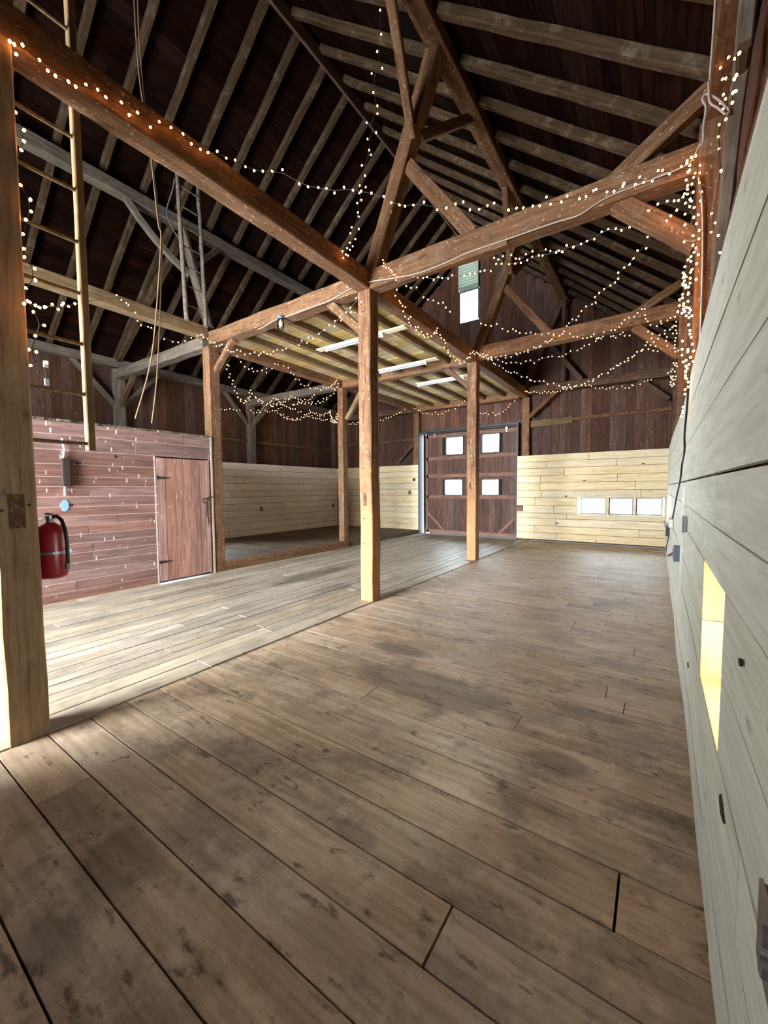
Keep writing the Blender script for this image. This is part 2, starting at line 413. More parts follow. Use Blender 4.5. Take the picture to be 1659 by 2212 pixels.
tag(g.build('pine_cladding', M['pine_x'], wf), 'new pale pine boards left of the barn door')
def blackened_knots(parent, pts, ax):
    for (a, b, r) in pts:
        g = G()
        n = 10; vs = []
        for k in range(n):
            t = 2*math.pi*k/n; rr = r*random.uniform(.75, 1.2)
            vs.append((math.cos(t)*rr*1.5, math.sin(t)*rr*.7))
        V = [((a+u, YF-.003, b+v) if ax == 'Y' else (RX-.003, a+u, b+v)) for u, v in vs]
        g.v = V+[(x+(.006 if ax == 'X' else 0), y+(.006 if ax == 'Y' else 0), z) for x, y, z in V]
        g.f = [tuple(range(n)), tuple(range(2*n-1, n-1, -1))]+[(k, n+k, n+(k+1) % n, (k+1) % n) for k in range(n)]; g.mi = [0]*(n+2)
        g.build('knot_hole', M['iron'], parent)
blackened_knots(wf, ((-1.74, 1.8, .028), (-2.21, 1.36, .028), (-2.44, .57, .03), (-1.42, .1, .022), (-.35, 2.22, .025)), 'Y')
g = G(); g.box(-3.62, -3.42, YF-.004, YF+.03, .89, 1.09); tag(g.build('board_patch', M['door_rail'], wf), 'dark wooden patch at the door edge')

# gable window and louvred vent
def window(name, x0, x1, z0, z1, y, label, nx, nz, fr=.035, mat=None, bar=.014):
    w = struct(empty(name, ((x0+x1)/2, y, z0)), label, 'window'); o = w.location
    mat = mat or M['frame_dark']
    g = G(); g.box(x0, x1, y, y+.05, z0, z0+fr); g.box(x0, x1, y, y+.05, z1-fr, z1); g.box(x0, x0+fr, y, y+.05, z0+fr, z1-fr); g.box(x1-fr, x1, y, y+.05, z0+fr, z1-fr)
    f = g.build('window_frame', mat, w); f.location = -o
    g = G()
    for i in range(1, nx): xx = x0+(x1-x0)*i/nx; g.box(xx-bar/2, xx+bar/2, y+.01, y+.04, z0+fr, z1-fr)
    for i in range(1, nz): zz = z0+(z1-z0)*i/nz; g.box(x0+fr, x1-fr, y+.012, y+.038, zz-bar/2, zz+bar/2)
    if g.v: f = g.build('glazing_bars', mat, w); f.location = -o
    g = G(); g.box(x0+fr*.5, x1-fr*.5, y+.022, y+.027, z0+fr*.5, z1-fr*.5); f = g.build('pane', M['glass'], w); f.location = -o
    return w
window('window_1', WG[0], WG[1], WG[2], WG[3], YF+.26, 'bright small window high in the far gable', 2, 3, bar=.012)
g = G()
for i in range(11):
    z = 8.14+i*.09; b = len(g.v)
    g.v += [(WG[0]+.01, YF+.20, z+.10), (WG[1]-.01, YF+.20, z+.10), (WG[1]-.01, YF+.29, z-.01), (WG[0]+.01, YF+.29, z-.01)]
    g.v += [(x, y, zz+.012) for x, y, zz in g.v[b:b+4]]
    for f in ((0, 3, 2, 1), (4, 5, 6, 7), (0, 1, 5, 4), (1, 2, 6, 5), (2, 3, 7, 6), (3, 0, 4, 7)): g.f.append(tuple(b+k for k in f)); g.mi.append(0)
lv = tag(empty('louvred_vent', (-5.3, YF+.25, 8.15)), 'pale slatted louvre above the bright window in the far gable', 'vent')
o = g.build('slats', M['louvre'], lv); o.location = -lv.location
g = G(); g.box(WG[0]-.03, WG[0], YF+.18, YF+.3, 8.13, 9.14); g.box(WG[1], WG[1]+.03, YF+.18, YF+.3, 8.13, 9.14); g.box(WG[0], WG[1], YF+.18, YF+.3, 9.12, 9.16)
o = g.build('frame', M['timber_dark'], lv); o.location = -lv.location

# strip of three windows low in the far wall
sx = [-1.90, -1.165, -.525, .13]
labs = ['leftmost', 'middle', 'rightmost']
for i in range(3):
    window('window_%d' % (i+2), sx[i]+(.05 if i == 0 else .03), sx[i+1]-.03, .85, 1.32, YF+.2, '%s of the three low bright windows in the far pine wall' % labs[i], 3, 2, fr=.032, bar=.012,
           mat=M['blue_grey'])
g = G(); g.box(-1.92, .15, YF+.028, YF+.27, .82, .85); g.box(-1.92, .15, YF+.028, YF+.27, 1.32, 1.35)
g.box(-1.93, -1.90, YF+.028, YF+.27, .85, 1.32); g.box(.13, .16, YF+.028, YF+.27, .85, 1.32)
g.box(-1.195, -1.135, YF+.1, YF+.25, .85, 1.32); g.box(-.555, -.495, YF+.1, YF+.25, .85, 1.32)
struct(g.build('trim_1', M['pine_x']), 'pine casing around the strip of three low windows', 'window casing')

# sliding barn door with four square windows
dr = struct(empty('door_1', (-5.3, YF+.34, 0)), 'big dark sliding barn door with four small bright windows', 'door'); DO = dr.location
W4 = [(-6.19, -5.56, 2.79, 3.39), (-4.88, -4.30, 2.79, 3.39), (-6.24, -5.58, 1.39, 1.92), (-4.88, -4.31, 1.39, 1.90)]
ed = rows(-6.98, -3.58, .17, .24)
for i in range(len(ed)):
    for k in (-6.21, -5.57, -4.88, -4.30):
        if abs(ed[i]-k) < .1: ed[i] = k
g = boards('Y', YF+.40, .025, 0, 0, .03, 3.55, sorted(set(ed)), holes=[(-6.21, -5.57, a, b) if x0 < -5.5 else (-4.88, -4.30, a, b) for x0, x1, a, b in W4], along='v', gap=.005)
o = g.build('board_panel', M['door_boards'], dr); o.location = -DO
for z in (.03, 1.26, 2.00, 2.62, 3.40):
    g = G()
    for a, b in cut((-6.94, -3.6), []): g.box(a, b, YF+.35, YF+.40, z, z+.12)
    o = g.build('rail', M['door_rail'], dr); o.location = -DO
for x in (-6.98, -3.7):
    g = G(); g.box(x, x+.1, YF+.35, YF+.40, .03, 3.52); o = g.build('stile', M['door_rail'], dr); o.location = -DO
for s in (-1, 1):
    a = beam('brace', (-5.28+s*1.62, YF+.37, .75), (-5.28+s*1.0, YF+.37, .15), .035, .1, M['door_rail'], None, None, parent=dr)
for (x0, x1, z0, z1) in W4:
    g = G(); y = YF+.37
    for bx in ((x0-.02, x1+.02, z0-.02, z0+.015), (x0-.02, x1+.02, z1-.015, z1+.02), (x0-.02, x0+.015, z0, z1), (x1-.015, x1+.02, z0, z1)): g.box(bx[0], bx[1], y, y+.06, bx[2], bx[3])
    xm = (x0+x1)/2; 
    for k in (1, 2): g.box(x0+(x1-x0)*k/3-.006, x0+(x1-x0)*k/3+.006, y+.02, y+.04, z0, z1)
    o = g.build('window_sash', M['frame_dark'], dr); o.location = -DO
    g = G(); g.box(x0, x1, y+.028, y+.033, z0, z1); g.build('pane', M['glass'], o)
g = G(); g.box(-7.15, -3.3, YF+.25, YF+.30, 3.60, 3.70); g.box(-7.15, -3.3, YF+.31, YF+.36, 3.56, 3.60)
tk = g.build('track_rail', M['iron'], dr); tk.location = -DO
for x in (-6.6, -4.05):
    g = G(); g.tube([(x, YF+.30, 3.52), (x, YF+.335, 3.52)], .04, 12); g.box(x-.02, x+.02, YF+.32, YF+.34, 3.4, 3.56); o = g.build('roller', M['metal'], dr); o.location = -DO
g = G(); g.box(-7.10, -7.055, YF+.0, YF+.33, 0, 3.62); g.box(-3.64, -3.6, YF+.028, YF+.3, 0, 3.62); g.box(-7.1, -3.6, YF+.2, YF+.3, 3.6, 3.64)
struct(g.build('trim_2', M['frame_dark']), 'black frame post at the left edge of the sliding barn door', 'door frame')

# ---------------------------------------------------------------- left wall
WS = (5.05, 6.75, .95, 2.25)     # side window added to brighten the aisles, unseen behind the red door post
g = boards('X', LX-.27, -.03, YN-.3, YF+.3, 0, 4.95, sorted(set([WS[0], WS[1]]+[y for y in rows(YN-.3, YF+.3, .15, .27) if abs(y-WS[0]) > .08 and abs(y-WS[1]) > .08])), along='v', gap=.005, lift=.004, holes=[(WS[0], WS[1], WS[2], WS[3])])
wl = struct(g.build('wall_left', M['siding']), 'dark reddish vertical boards of the left barn wall', 'wall')
g = boards('X', LX, -.028, Y2+.1, YF, .12, 2.5, [.14, .34, .55, .76, .97, 1.18, 1.39, 1.60, 1.82, 2.04, 2.25, 2.47], along='u', gap=.010, joint=2.6, jit=.002, holes=[(WS[0], WS[1], WS[2]+.02, WS[3]-.02)])
tag(g.build('pine_cladding', M['pine_y'], wl), 'new pale pine boards along the raised floor')
w = struct(empty('window_6', (LX-.25, 5.9, WS[2])), 'unseen side window added to brighten the raised floor, behind the red door post', 'window'); o_ = w.location
g = G(); a, b, c, d = WS
for bx in ((a, b, c, c+.05), (a, b, d-.05, d), (a, a+.05, c, d), (b-.05, b, c, d), ((a+b)/2-.03, (a+b)/2+.03, c, d)): g.box(LX-.28, LX-.23, bx[0], bx[1], bx[2], bx[3])
o = g.build('window_frame', M['timber_pale'], w); o.location = -o_
g = G(); g.box(LX-.26, LX-.255, a+.03, b-.03, c+.03, d-.03); o = g.build('pane', M['glass'], w); o.location = -o_
g = G(); g.box(LX-.23, LX, a-.02, b+.02, c-.02, c+.02); g.box(LX-.23, LX, a-.02, b+.02, d-.02, d+.02); g.box(LX-.23, LX, a-.02, a, c, d); g.box(LX-.23, LX, b, b+.02, c, d)
struct(g.build('trim_4', M['pine_y']), 'pine casing of the unseen side window added to light the raised floor', 'window casing')
# ---------------------------------------------------------------- right wall
NI = (1.72, 2.37, .70, 1.25)     # niche window
NO = (1.66, 2.46, .66, 1.30)
ez = [0, .22, .46, .70, .97, 1.25, 1.44, 1.655, 1.98, 2.28, 2.6]
def rx(y, z):   # the old wall leans a little and is not flat
    return RX+.03*math.exp(-((y-6.5)/2.5)**2)*(z/2.6)+.012*(z/2.6)+.006*math.sin(y*2.3)*(1-z/2.6)
g = G()
for e0, e1 in zip(ez[:-1], ez[1:]):
    hs = [(NI[0], NI[1])] if (e0 < NI[3]-.01 and e1 > NI[2]+.01) else []
    for s0, s1 in cut((YN, YF), hs):
        js = [s0]; t = s0+random.uniform(.8, 3)
        while t < s1-.6: js.append(t); t += random.uniform(2.2, 4)
        js.append(s1)
        for a, b in zip(js[:-1], js[1:]):
            a2, b2 = a+.002, b-.002; n = max(1, int((b2-a2)/.6)); off = random.uniform(-.003, .003); gp = .0035
            top = random.uniform(-.02, .015) if e1 > 2.5 else 0
            q0, q1 = e0+gp, e1-gp+top-(.006 if abs(e1-1.655) < .01 else 0); base = len(g.v)
            for i in range(n+1):
                y = a2+(b2-a2)*i/n
                for dx, z in ((0, q0), (0, q1), (.025, q1), (.025, q0)): g.v.append((rx(y, z)+off+dx, y, z))
            for i in range(n):
                for k in range(4):
                    p, q = base+i*4+k, base+i*4+(k+1) % 4; g.f.append((p, p+4, q+4, q)); g.mi.append(0)
            g.f.append((base, base+1, base+2, base+3)); g.f.append((base+n*4+3, base+n*4+2, base+n*4+1, base+n*4)); g.mi += [0, 0]
g2 = boards('X', RX+.29, .03, YN-.3, YF+.3, 0, 5.0, sorted(set([NO[0], NO[1]]+[y for y in rows(YN-.3, YF+.3, .15, .27) if abs(y-NO[0]) > .08 and abs(y-NO[1]) > .08])), holes=[(NO[0], NO[1], NO[2], NO[3])], along='v', gap=.004, lift=.004)
wr = struct(g2.build('wall_right', M['siding']), 'reddish vertical boards of the right barn wall above the pale lining', 'wall')
tag(g.build('pine_cladding', M['pine_right'], wr), 'wide pale greenish white boards along the right wall')
g = G()     # a cover batten and the lifted panel edge
g.box(RX-.004, RX+.02, 4.55, 4.70, .62, 1.62)
tag(g.build('cover_board', M['pine_right'], wr), 'upright cover board')
blackened_knots(wr, ((1.55, .62, .04), (1.02, .33, .03), (1.35, 1.15, .012), (3.2, .45, .02)), 'X')
# niche with fresh pine casing and a window behind
g = G(); a, b, c, d = NI
x0, x1 = RX+.02, RX+.32
g.box(RX-.002, x1, b-.008, b+.012, c-.02, .98); g.box(RX-.002, x1, b-.008, b+.012, .984, d+.02); g.box(x0, x1, a-.02, a, c-.02, d+.02); g.box(RX+.0, x1, a, b, c-.015, c+.006); g.box(x0, x1, a, b, d, d+.02)
struct(g.build('trim_3', M['pine_new']), 'fresh yellow pine casing of the small low window in the right wall', 'window casing')
w = struct(empty('window_5', (RX+.29, (a+b)/2, c)), 'small low window in the right wall inside a yellow pine niche', 'window'); o_ = w.location
g = G()
for bx in ((a, b, c, c+.03), (a, b, d-.03, d), (a, a+.03, c, d), (b-.03, b, c, d)): g.box(RX+.27, RX+.31, bx[0], bx[1], bx[2], bx[3])
o = g.build('window_frame', M['frame_dark'], w); o.location = -o_
g = G(); g.box(RX+.285, RX+.29, a+.02, b-.02, c+.02, d-.02); o = g.build('pane', M['glass'], w); o.location = -o_

# ---------------------------------------------------------------- near gable behind the camera: open doorway
g = boards('Y', YN, -.03, 0, 0, 0, 9.6, sorted(set([-7.05, -3.7]+[x for x in rows(LX-.3, RX+.4, .16, .27) if all(abs(x-k) > .08 for k in (-7.05, -3.7))])), holes=[(-7.05, -3.7, 0, 3.8)], along='v', gap=.004, top=lambda x: roof_z(x)+.12)
wn = struct(g.build('wall_near', M['siding']), 'near gable wall with the open barn doorway', 'wall')

g = G(); g.box(-7.2, -7.12, YN-2.6, YN-.1, 0, 4.0); g.build('added_porch_wall', M['siding'], wn)  # unseen wall added outside the doorway to cut light towards the right aisle

g = boards('X', PR-.1, .03, YN+.02, -.2, 0, 2.16, [0, .27, .54, .81, 1.08, 1.35, 1.62, 1.89, 2.16], along='u', gap=.004)  # unseen partition added to keep doorway light off the near floor
struct(g.build('wall_partition', M['siding']), 'unseen partition added behind the camera to shade the near right aisle floor', 'wall')
# ---------------------------------------------------------------- red partition with its door
DY = (3.50, 4.47); YP = .7
g = boards('X', PL, -.025, YP, Y2, .02, 2.62, [.02, .15, .29, .43, .56, .70, .84, .97, 1.11, 1.24, 1.38, 1.53, 1.68, 1.82, 2.0, 2.2, 2.42, 2.6], holes=[(DY[0], DY[1]+.01, 0, 2.19)], along='u', gap=.011, joint=4.5, jit=.003)
wp = struct(g.build('wall_partition', M['red_boards']), 'worn red painted horizontal boards of the left partition', 'wall')
g = G(); g.box(PL-.02, PL-.005, YP, DY[0]-.01, 0, 2.6); g.box(PL-.02, PL-.008, DY[1]+.02, Y2+.0, 0, 2.6); g.box(PL-.02, PL-.005, DY[0]-.01, DY[1]+.02, 2.2, 2.6)
g.build('backing', M['gap_light'], wp)
g = G(); y = YP
while y < Y2-.1:    # ragged ends of the boards that cover the room behind
    w_ = random.uniform(.1, .26); g.box(PL-.5, PL+random.uniform(-.03, .03), y, min(y+w_-.01, Y2-.05), 2.605, 2.63+random.uniform(0, .012)); y += w_
g.box(LX-.2, PL-.5, YP, Y2, 2.60, 2.63); g.box(LX-.2, PL-.08, YP, YP+.03, 0, 2.6)
tag(g.build('top_boards', M['timber_grey'], wp), 'ragged weathered board ends along the top')
g = G(); g.box(PL-.002, PL+.008, DY[0]-.034, DY[0]-.012, 0, 2.2); tag(g.build('jamb_strip', M['gap_light'], wp), 'pale worn strip beside the door')
d2 = struct(empty('door_2', (PL, 3.98, 0)), 'worn red brown plank door in the left partition', 'door'); o_ = d2.location
g = boards('X', PL+.01, -.03, DY[0], DY[1], .05, 2.17, [3.50, 3.64, 3.81, 3.97, 4.12, 4.27, 4.40, 4.47], along='v', gap=.005, jit=.002)
o = g.build('board_panel', M['red_door'], d2); o.location = -o_
for z in (1.83, .38):
    g = G(); b0 = len(g.v)
    g.v += [(PL+.013, 3.49, z-.03), (PL+.013, 3.72, z-.004), (PL+.013, 3.72, z+.004), (PL+.013, 3.49, z+.03)]; g.v += [(x+.006, y, zz) for x, y, zz in g.v[:4]]
    g.f = [(3, 2, 1, 0), (4, 5, 6, 7), (0, 1, 5, 4), (1, 2, 6, 5), (2, 3, 7, 6), (3, 0, 4, 7)]; g.mi = [0]*6
    o = g.build('strap_hinge', M['iron'], d2); o.location = -o_
g = G(); g.tube([(PL+.02, 4.36+.05*math.cos(t), 1.42+.05*math.sin(t)) for t in [k*.5 for k in range(13)]], .006, 6)
g.tube([(PL+.02, 4.40, 1.44), (PL+.03, 4.46, 1.5), (PL+.03, 4.53, 1.47)], .008, 6)
o = g.build('latch_hook', M['iron'], d2); o.location = -o_
g = G(); g.tube([(PL+.02, 4.38, 1.37), (PL+.022, 4.37, 1.3), (PL+.02, 4.385, 1.24), (PL+.022, 4.37, 1.18), (PL+.02, 4.38, 1.1)], .007, 6); o = g.build('latch_chain', M['iron'], d2); o.location = -o_
g = G(); g.box(PL+.014, PL+.024, 4.395, 4.415, .97, 1.1); o = g.build('pull_handle', M['metal'], d2); o.location = -o_

# ---------------------------------------------------------------- roof boards
def slope(sgn):
    g = G(); s = SL if sgn < 0 else SR; X1 = (LX-.45) if sgn < 0 else RX+.6
    run = abs(X1-RIDGE[0]); ln = math.hypot(run, run*s); t = 0; T = .14*math.hypot(1, s)
    while t < ln:
        w_ = random.uniform(.16, .28); t1 = min(t+w_-.004, ln+.01)
        def P(tt, up):
            x = RIDGE[0]+sgn*run*tt/ln; return x, RIDGE[1]-run*s*tt/ln+T+up
        y = YN-.3
        while y < YF+.35:
            y1 = min(YF+.4, y+random.uniform(2.5, 4.5)); b = len(g.v)
            for yy in (y+.003, y1-.003):
                for tt, up in ((t, 0), (t1, 0), (t1, .025), (t, .025)):
                    x, z = P(tt, up); g.v.append((x, yy, z))
            for f in ((0, 1, 2, 3), (7, 6, 5, 4), (0, 4, 5, 1), (1, 5, 6, 2), (2, 6, 7, 3), (3, 7, 4, 0)): g.f.append(tuple(b+k for k in f)); g.mi.append(0)
            y = y1
        t += w_
    # roofing felt above keeps the light out
    x0, z0 = RIDGE[0], RIDGE[1]+T+.03; x1 = RIDGE[0]+sgn*run; z1 = z0-run*s; b = len(g.v); g.cur = 1
    g.v += [(x0, YN-.4, z0), (x1, YN-.4, z1), (x1, YF+.5, z1), (x0, YF+.5, z0), (x0, YN-.4, z0+.03), (x1, YN-.4, z1+.03), (x1, YF+.5, z1+.03), (x0, YF+.5, z0+.03)]
    for f in ((0, 1, 2, 3), (7, 6, 5, 4), (0, 4, 5, 1), (1, 5, 6, 2), (2, 6, 7, 3), (3, 7, 4, 0)): g.f.append(tuple(b+k for k in f)); g.mi.append(1)
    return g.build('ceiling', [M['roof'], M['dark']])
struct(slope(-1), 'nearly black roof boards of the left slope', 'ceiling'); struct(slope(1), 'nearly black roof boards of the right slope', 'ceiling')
# outer skin so that no daylight leaks between the wall boards
g = G()
for a, b, c, d in ((YN-.4, WS[0], -.1, 5.0), (WS[1], YF+.5, -.1, 5.0), (WS[0], WS[1], -.1, WS[2]), (WS[0], WS[1], WS[3], 5.0)): g.box(LX-.34, LX-.32, a, b, c, d)
g.build('weather_skin', M['dark'], wl)
g = G()
for a, b, c, d in ((YN-.4, NO[0], -.1, 5.1), (NO[1], YF+.5, -.1, 5.1), (NO[0], NO[1], -.1, NO[2]), (NO[0], NO[1], NO[3], 5.1)): g.box(RX+.33, RX+.35, a, b, c, d)
g.build('weather_skin', M['dark'], wr)
def gable_skin(y0, holes, parent):
    xs = sorted({LX-.45, RX+.5, RIDGE[0]}|{h[0] for h in holes}|{h[1] for h in holes}); g = G()
    for a, b in zip(xs[:-1], xs[1:]):
        hs = sorted((h[2], h[3]) for h in holes if h[0] <= a and h[1] >= b); z = -.1
        for h0, h1 in hs:
            if h0 > z: g.box(a, b, y0, y0+.02, z, h0)
            z = h1
        bb = len(g.v)
        for yy in (y0, y0+.02): g.v += [(a, yy, z), (b, yy, z), (b, yy, roof_z(b)+.205), (a, yy, roof_z(a)+.205)]
        for f in ((0, 1, 2, 3), (7, 6, 5, 4), (0, 4, 5, 1), (1, 5, 6, 2), (2, 6, 7, 3), (3, 7, 4, 0)): g.f.append(tuple(bb+k for k in f)); g.mi.append(0)
    g.build('weather_skin', M['dark'], parent)
gable_skin(YF+.45, [(-7.03, -6.9, .0, 3.55)]+[(x0, x1, z0, z1) for x0, x1, z0, z1 in W4]+[(WG[0]-.03, WG[1]+.03, WG[2]-.03, 9.12), (-1.92, .15, .83, 1.34)], wf)
gable_skin(YN-.06, [(-7.05, -3.7, -.1, 3.8)], wn)

# ---------------------------------------------------------------- timber frame
W = .21
TB, TT = 4.33, 4.57            # tie beams and the right row's long beam: underside, top
# posts: (x of +X face, y of -Y face)
P1 = post(PR, Y1, TB, .21, M['post_near'], 'thick pale post at the left edge of the photo, nearest to the camera', jit=.004)
P2 = post(PR, Y2, TB, W, M['post_mid'], 'brown pegged post in the middle of the floor, from floor to tie beam crossing', jit=.007)
P3 = post(PR, Y3, TB+.04, W, M['post_mid'], 'brown post standing in front of the barn door, behind the middle post', jit=.005)
P4 = post(PL, Y2, TB, .22, M['timber'], 'brown post beside the red plank door at the end of the red partition', jit=.004)
P5 = post(PL, Y3, TB, .19, M['timber'], 'slender brown post at the far end of the low sill', jit=.004)
# peg holes and mortise patches
def discs(parent, pts, name='peg_hole', r=.011, mat='iron'):
    for (a, b, c, ax) in pts:
        g = G(); d = {'Y': (0, .004, 0), 'X': (.004, 0, 0)}[ax]
        g.tube([(a-d[0], b-d[1], c), (a+d[0]*2, b+d[1]*2, c)], r, 10)
        o = g.build(name, M[mat]); o.parent = parent; o.matrix_parent_inverse = parent.matrix_world.inverted()
discs(P2, [(-3.43-.002*k, Y2-.001, z, 'Y') for k, z in enumerate((4.05, 3.69, 3.33, 2.97, 2.60, 2.25, 1.90, 1.55, 1.19, .83))])
def patch(parent, x0, x1, y0, y1, z0, z1, mat, name='mortise_block'):
    g = G(); g.box(x0, x1, y0, y1, z0, z1); o = g.build(name, M[mat]); o.parent = parent; o.matrix_parent_inverse = parent.matrix_world.inverted()
patch(P2, -3.45, -3.405, Y2-.004, Y2+.01, 1.37, 1.55, 'timber_dark')
patch(P1, PR-.01, PR+.006, .745, .825, 1.375, 1.59, 'timber')
discs(P1, [(PR, .715, 1.49, 'X'), (PR, .845, 1.52, 'X'), (PR, .765, 1.41, 'X')], r=.009)
patch(P3, PR-.15, PR-.11, Y3-.004, Y3+.01, 1.6, 1.75, 'timber_dark')
patch(P4, PL-.03, PL+.012, Y2-.04, Y2-.004, .0, 2.62, 'gap_light', 'edge_strip')

# wall posts
for y, n in ((Y2, 'nearer of the two'), (Y3, 'farther of the two')):
    post(LX-.03, y, 4.58, .22, M['timber_grey'], '%s weathered posts against the dark left wall' % n)
post(LX-.03, YF-.05, 4.58, .2, M['timber_dark'], 'corner post behind the pale boards at the far left corner')
post(LX-.03, .6, 4.58, .22, M['timber_dark'], 'left wall post hidden in the shade behind the ladder')
post(RX+.22+.03, Y2-.02, 4.7, .22, M['post_mid'], 'right wall post carrying the dense vertical fairy lights, at the middle tie beam')
post(RX+.22+.03, Y3-.05, 4.7, .22, M['post_mid'], 'right wall post at the second tie beam')
post(RX+.22+.03, YF-.15, 4.7, .2, M['timber_dark'], 'corner post at the far right corner above the yellow boards')
post(RX+.22+.03, Y1, 4.7, .22, M['post_mid'], 'right wall post beside the camera')
post(-3.28, YF+.03, TB, .21, M['timber'], 'far gable post right of the barn door')
post(-7.10, YF+.03, TB, .21, M['timber'], 'far gable post left of the barn door')

# long beams over the post rows
beam('long_beam', (PR-W/2, YN, (TB+TT)/2), (PR-W/2, Y2, (TB+TT)/2+.0), W, TT-TB, M['timber'], 'long brown beam overhead from the near left post to the middle post', 'beam', jit=.006)
beam('long_beam', (PR-W/2, Y2+W, (TB+TT)/2), (PR-W/2, YF+.05, (TB+TT)/2), W, TT-TB, M['timber'], 'brown beam along the loft edge from the middle post to the far gable', 'beam', jit=.006)
beam('long_beam', (PL-.11, YN, 4.575), (PL-.11, Y2, 4.575), .2, .21, M['timber_pale'], 'pale brown beam above the red partition, crossed by a few fairy lights', 'beam', jit=.006)
beam('long_beam', (PL-.11, Y2+.2, 4.45), (PL-.11, YF+.05, 4.45), .2, .22, M['timber'], 'beam along the left edge of the loft above the raised floor', 'beam', jit=.006)
# tie beams
beam('tie_beam', (PL, Y2+W/2, (TB+TT)/2+.02), (PR-.0, Y2+W/2, (TB+TT)/2), W, .24, M['timber'], 'tie beam with notches and a hanging glass jar lamp, left of the middle post', 'beam', jit=.008)
beam('tie_beam', (PR, Y2+W/2, (TB+TT)/2), (RX+.05, Y2+W/2, (TB+TT)/2), W, .25, M['timber'], 'tie beam with a white cable and fairy lights, right of the middle post', 'beam', jit=.007)
beam('tie_beam', (LX-.1, Y2+W/2, 4.44), (PL-.2, Y2+W/2, 4.44), W, .22, M['timber_grey'], 'weathered tie beam from the red door post to the left wall', 'beam', jit=.007)
beam('tie_beam', (PL, Y3+W/2, 4.42), (PR-W, Y3+W/2, 4.42), W, .2, M['timber'], 'tie beam under the loft behind the fluorescent lamps', 'beam')
beam('tie_beam', (PR, Y3+W/2, 4.52), (RX+.05, Y3+W/2, 4.56), W, .25, M['timber'], 'second tie beam, right of the post in front of the barn door', 'beam', jit=.007)
beam('tie_beam', (LX-.1, Y3+W/2, 4.42), (PL-.2, Y3+W/2, 4.42), W, .2, M['timber_grey'], 'tie beam from the slender far post to the left wall, with glowing lights under it', 'beam', jit=.006)
beam('tie_beam', (PR, YF-.08, 4.5), (RX+.05, YF-.08, 4.47), W, .22, M['timber_dark'], 'far tie beam right of the barn door above the low fairy light swag', 'beam')
beam('tie_beam', (LX-.1, YF-.08, 4.4), (PL, YF-.08, 4.4), W, .2, M['timber_dark'], 'far tie beam in the far left corner', 'beam')
beam('tie_beam', (PL, YF-.08, 4.40), (PR-W, YF-.08, 4.40), W, .2, M['timber'], 'far tie beam above the barn door under the loft', 'beam')
beam('ledger_board', (PR+.45, Y2+.02, 4.30), (-1.44, Y2+.02, 4.30), .05, .06, M['timber'], 'thin board nailed under the tie beam right of the middle post', 'board')
# wall plates
beam('wall_plate', (LX-.13, YN, 4.72), (LX-.13, YF+.2, 4.72), .2, .2, M['timber_grey'], 'long plate on top of the left wall carrying the left rafters', 'beam', jit=.01)
beam('wall_plate', (RX+.16, YN, 4.80), (RX+.16, YF+.2, 4.80), .2, .2, M['post_mid'], 'long plate on top of the right wall carrying the right rafters', 'beam', jit=.006)
# purlins, ridge
beam('purlin', (-8.03, YN, 6.93), (-8.03, YF+.2, 6.93), .2, .21, M['timber_grey'], 'long weathered purlin under the left rafters', 'beam', jit=.01)
beam('purlin', (-2.33, YN, 6.97), (-2.33, YF+.2, 6.97), .21, .21, M['timber'], 'long brown purlin under the right rafters', 'beam', jit=.006)
beam('ridge_board', (RIDGE[0], YN, 9.33), (RIDGE[0], YF+.2, 9.33), .05, .26, M['timber_dark'], 'dark ridge board at the peak of the roof', 'beam')
# canted struts and braces, per bent
def strut(p0, p1, w, h, mat, label, cat='strut', name='strut', **k): return beam(name, p0, p1, w, h, mat, label, cat, up=(0, 1, 0), **k)
yy = Y2+W/2
strut((PR-.02, yy, TT-.04), (-2.36, yy, 6.88), .19, .2, M['timber'], 'leaning strut rising from the middle post to the right purlin')
strut((-2.74, yy, 5.72), (-1.88, yy, TT), .17, .11, M['timber'], 'brace from the leaning middle strut down to the tie beam', 'brace', 'brace')
beam('brace', (-2.66, yy-.05, 6.0), (-2.36, 3.5, 6.95), .1, .13, M['timber'], 'brace from the leaning middle strut up and forward to the right purlin', 'brace')
beam('brace', (-2.62, yy+.05, 6.05), (-2.36, 5.75, 6.9), .1, .12, M['timber'], 'brace from the leaning middle strut up and back to the right purlin', 'brace')
strut((-.46, yy, TT-.03), (.30, yy, 5.03), .15, .12, M['timber'], 'short brace rising from the middle tie beam to the right wall plate', 'brace', 'brace')
strut((-.40, yy, TB+.02), (.24, yy, 3.75), .17, .13, M['timber'], 'brace from the middle tie beam down to the right wall post', 'brace', 'brace')
strut((-4.1, yy, TB+.03), (-3.5, yy, 3.82), .12, .1, M['timber'], 'brace from the tie beam down to the left side of the middle post', 'brace', 'brace')
strut((-6.44, yy, TB+.03), (-7.0, yy, 3.88), .1, .1, M['timber'], 'brace from the tie beam down to the red door post', 'brace', 'brace')
y3 = Y3+W/2
strut((PR+.0, y3, TT-.02), (-2.36, y3, 6.88), .19, .2, M['timber'], 'leaning strut with mortise slots rising from the post before the barn door')
strut((-2.72, y3, 5.75), (-1.85, y3, 4.62), .15, .1, M['timber'], 'brace from the second leaning strut down to the second tie beam', 'brace', 'brace')
beam('brace', (-2.62, y3-.05, 6.0), (-2.36, 7.3, 6.9), .1, .12, M['timber'], 'brace from the second leaning strut forward to the right purlin', 'brace')
beam('brace', (-2.62, y3+.05, 6.0), (-2.36, 9.6, 6.9), .1, .12, M['timber'], 'brace from the second leaning strut back to the right purlin', 'brace')
strut((-.46, y3, 4.62), (.30, y3, 5.03), .14, .11, M['timber'], 'short brace rising from the second tie beam to the right wall plate', 'brace', 'brace')
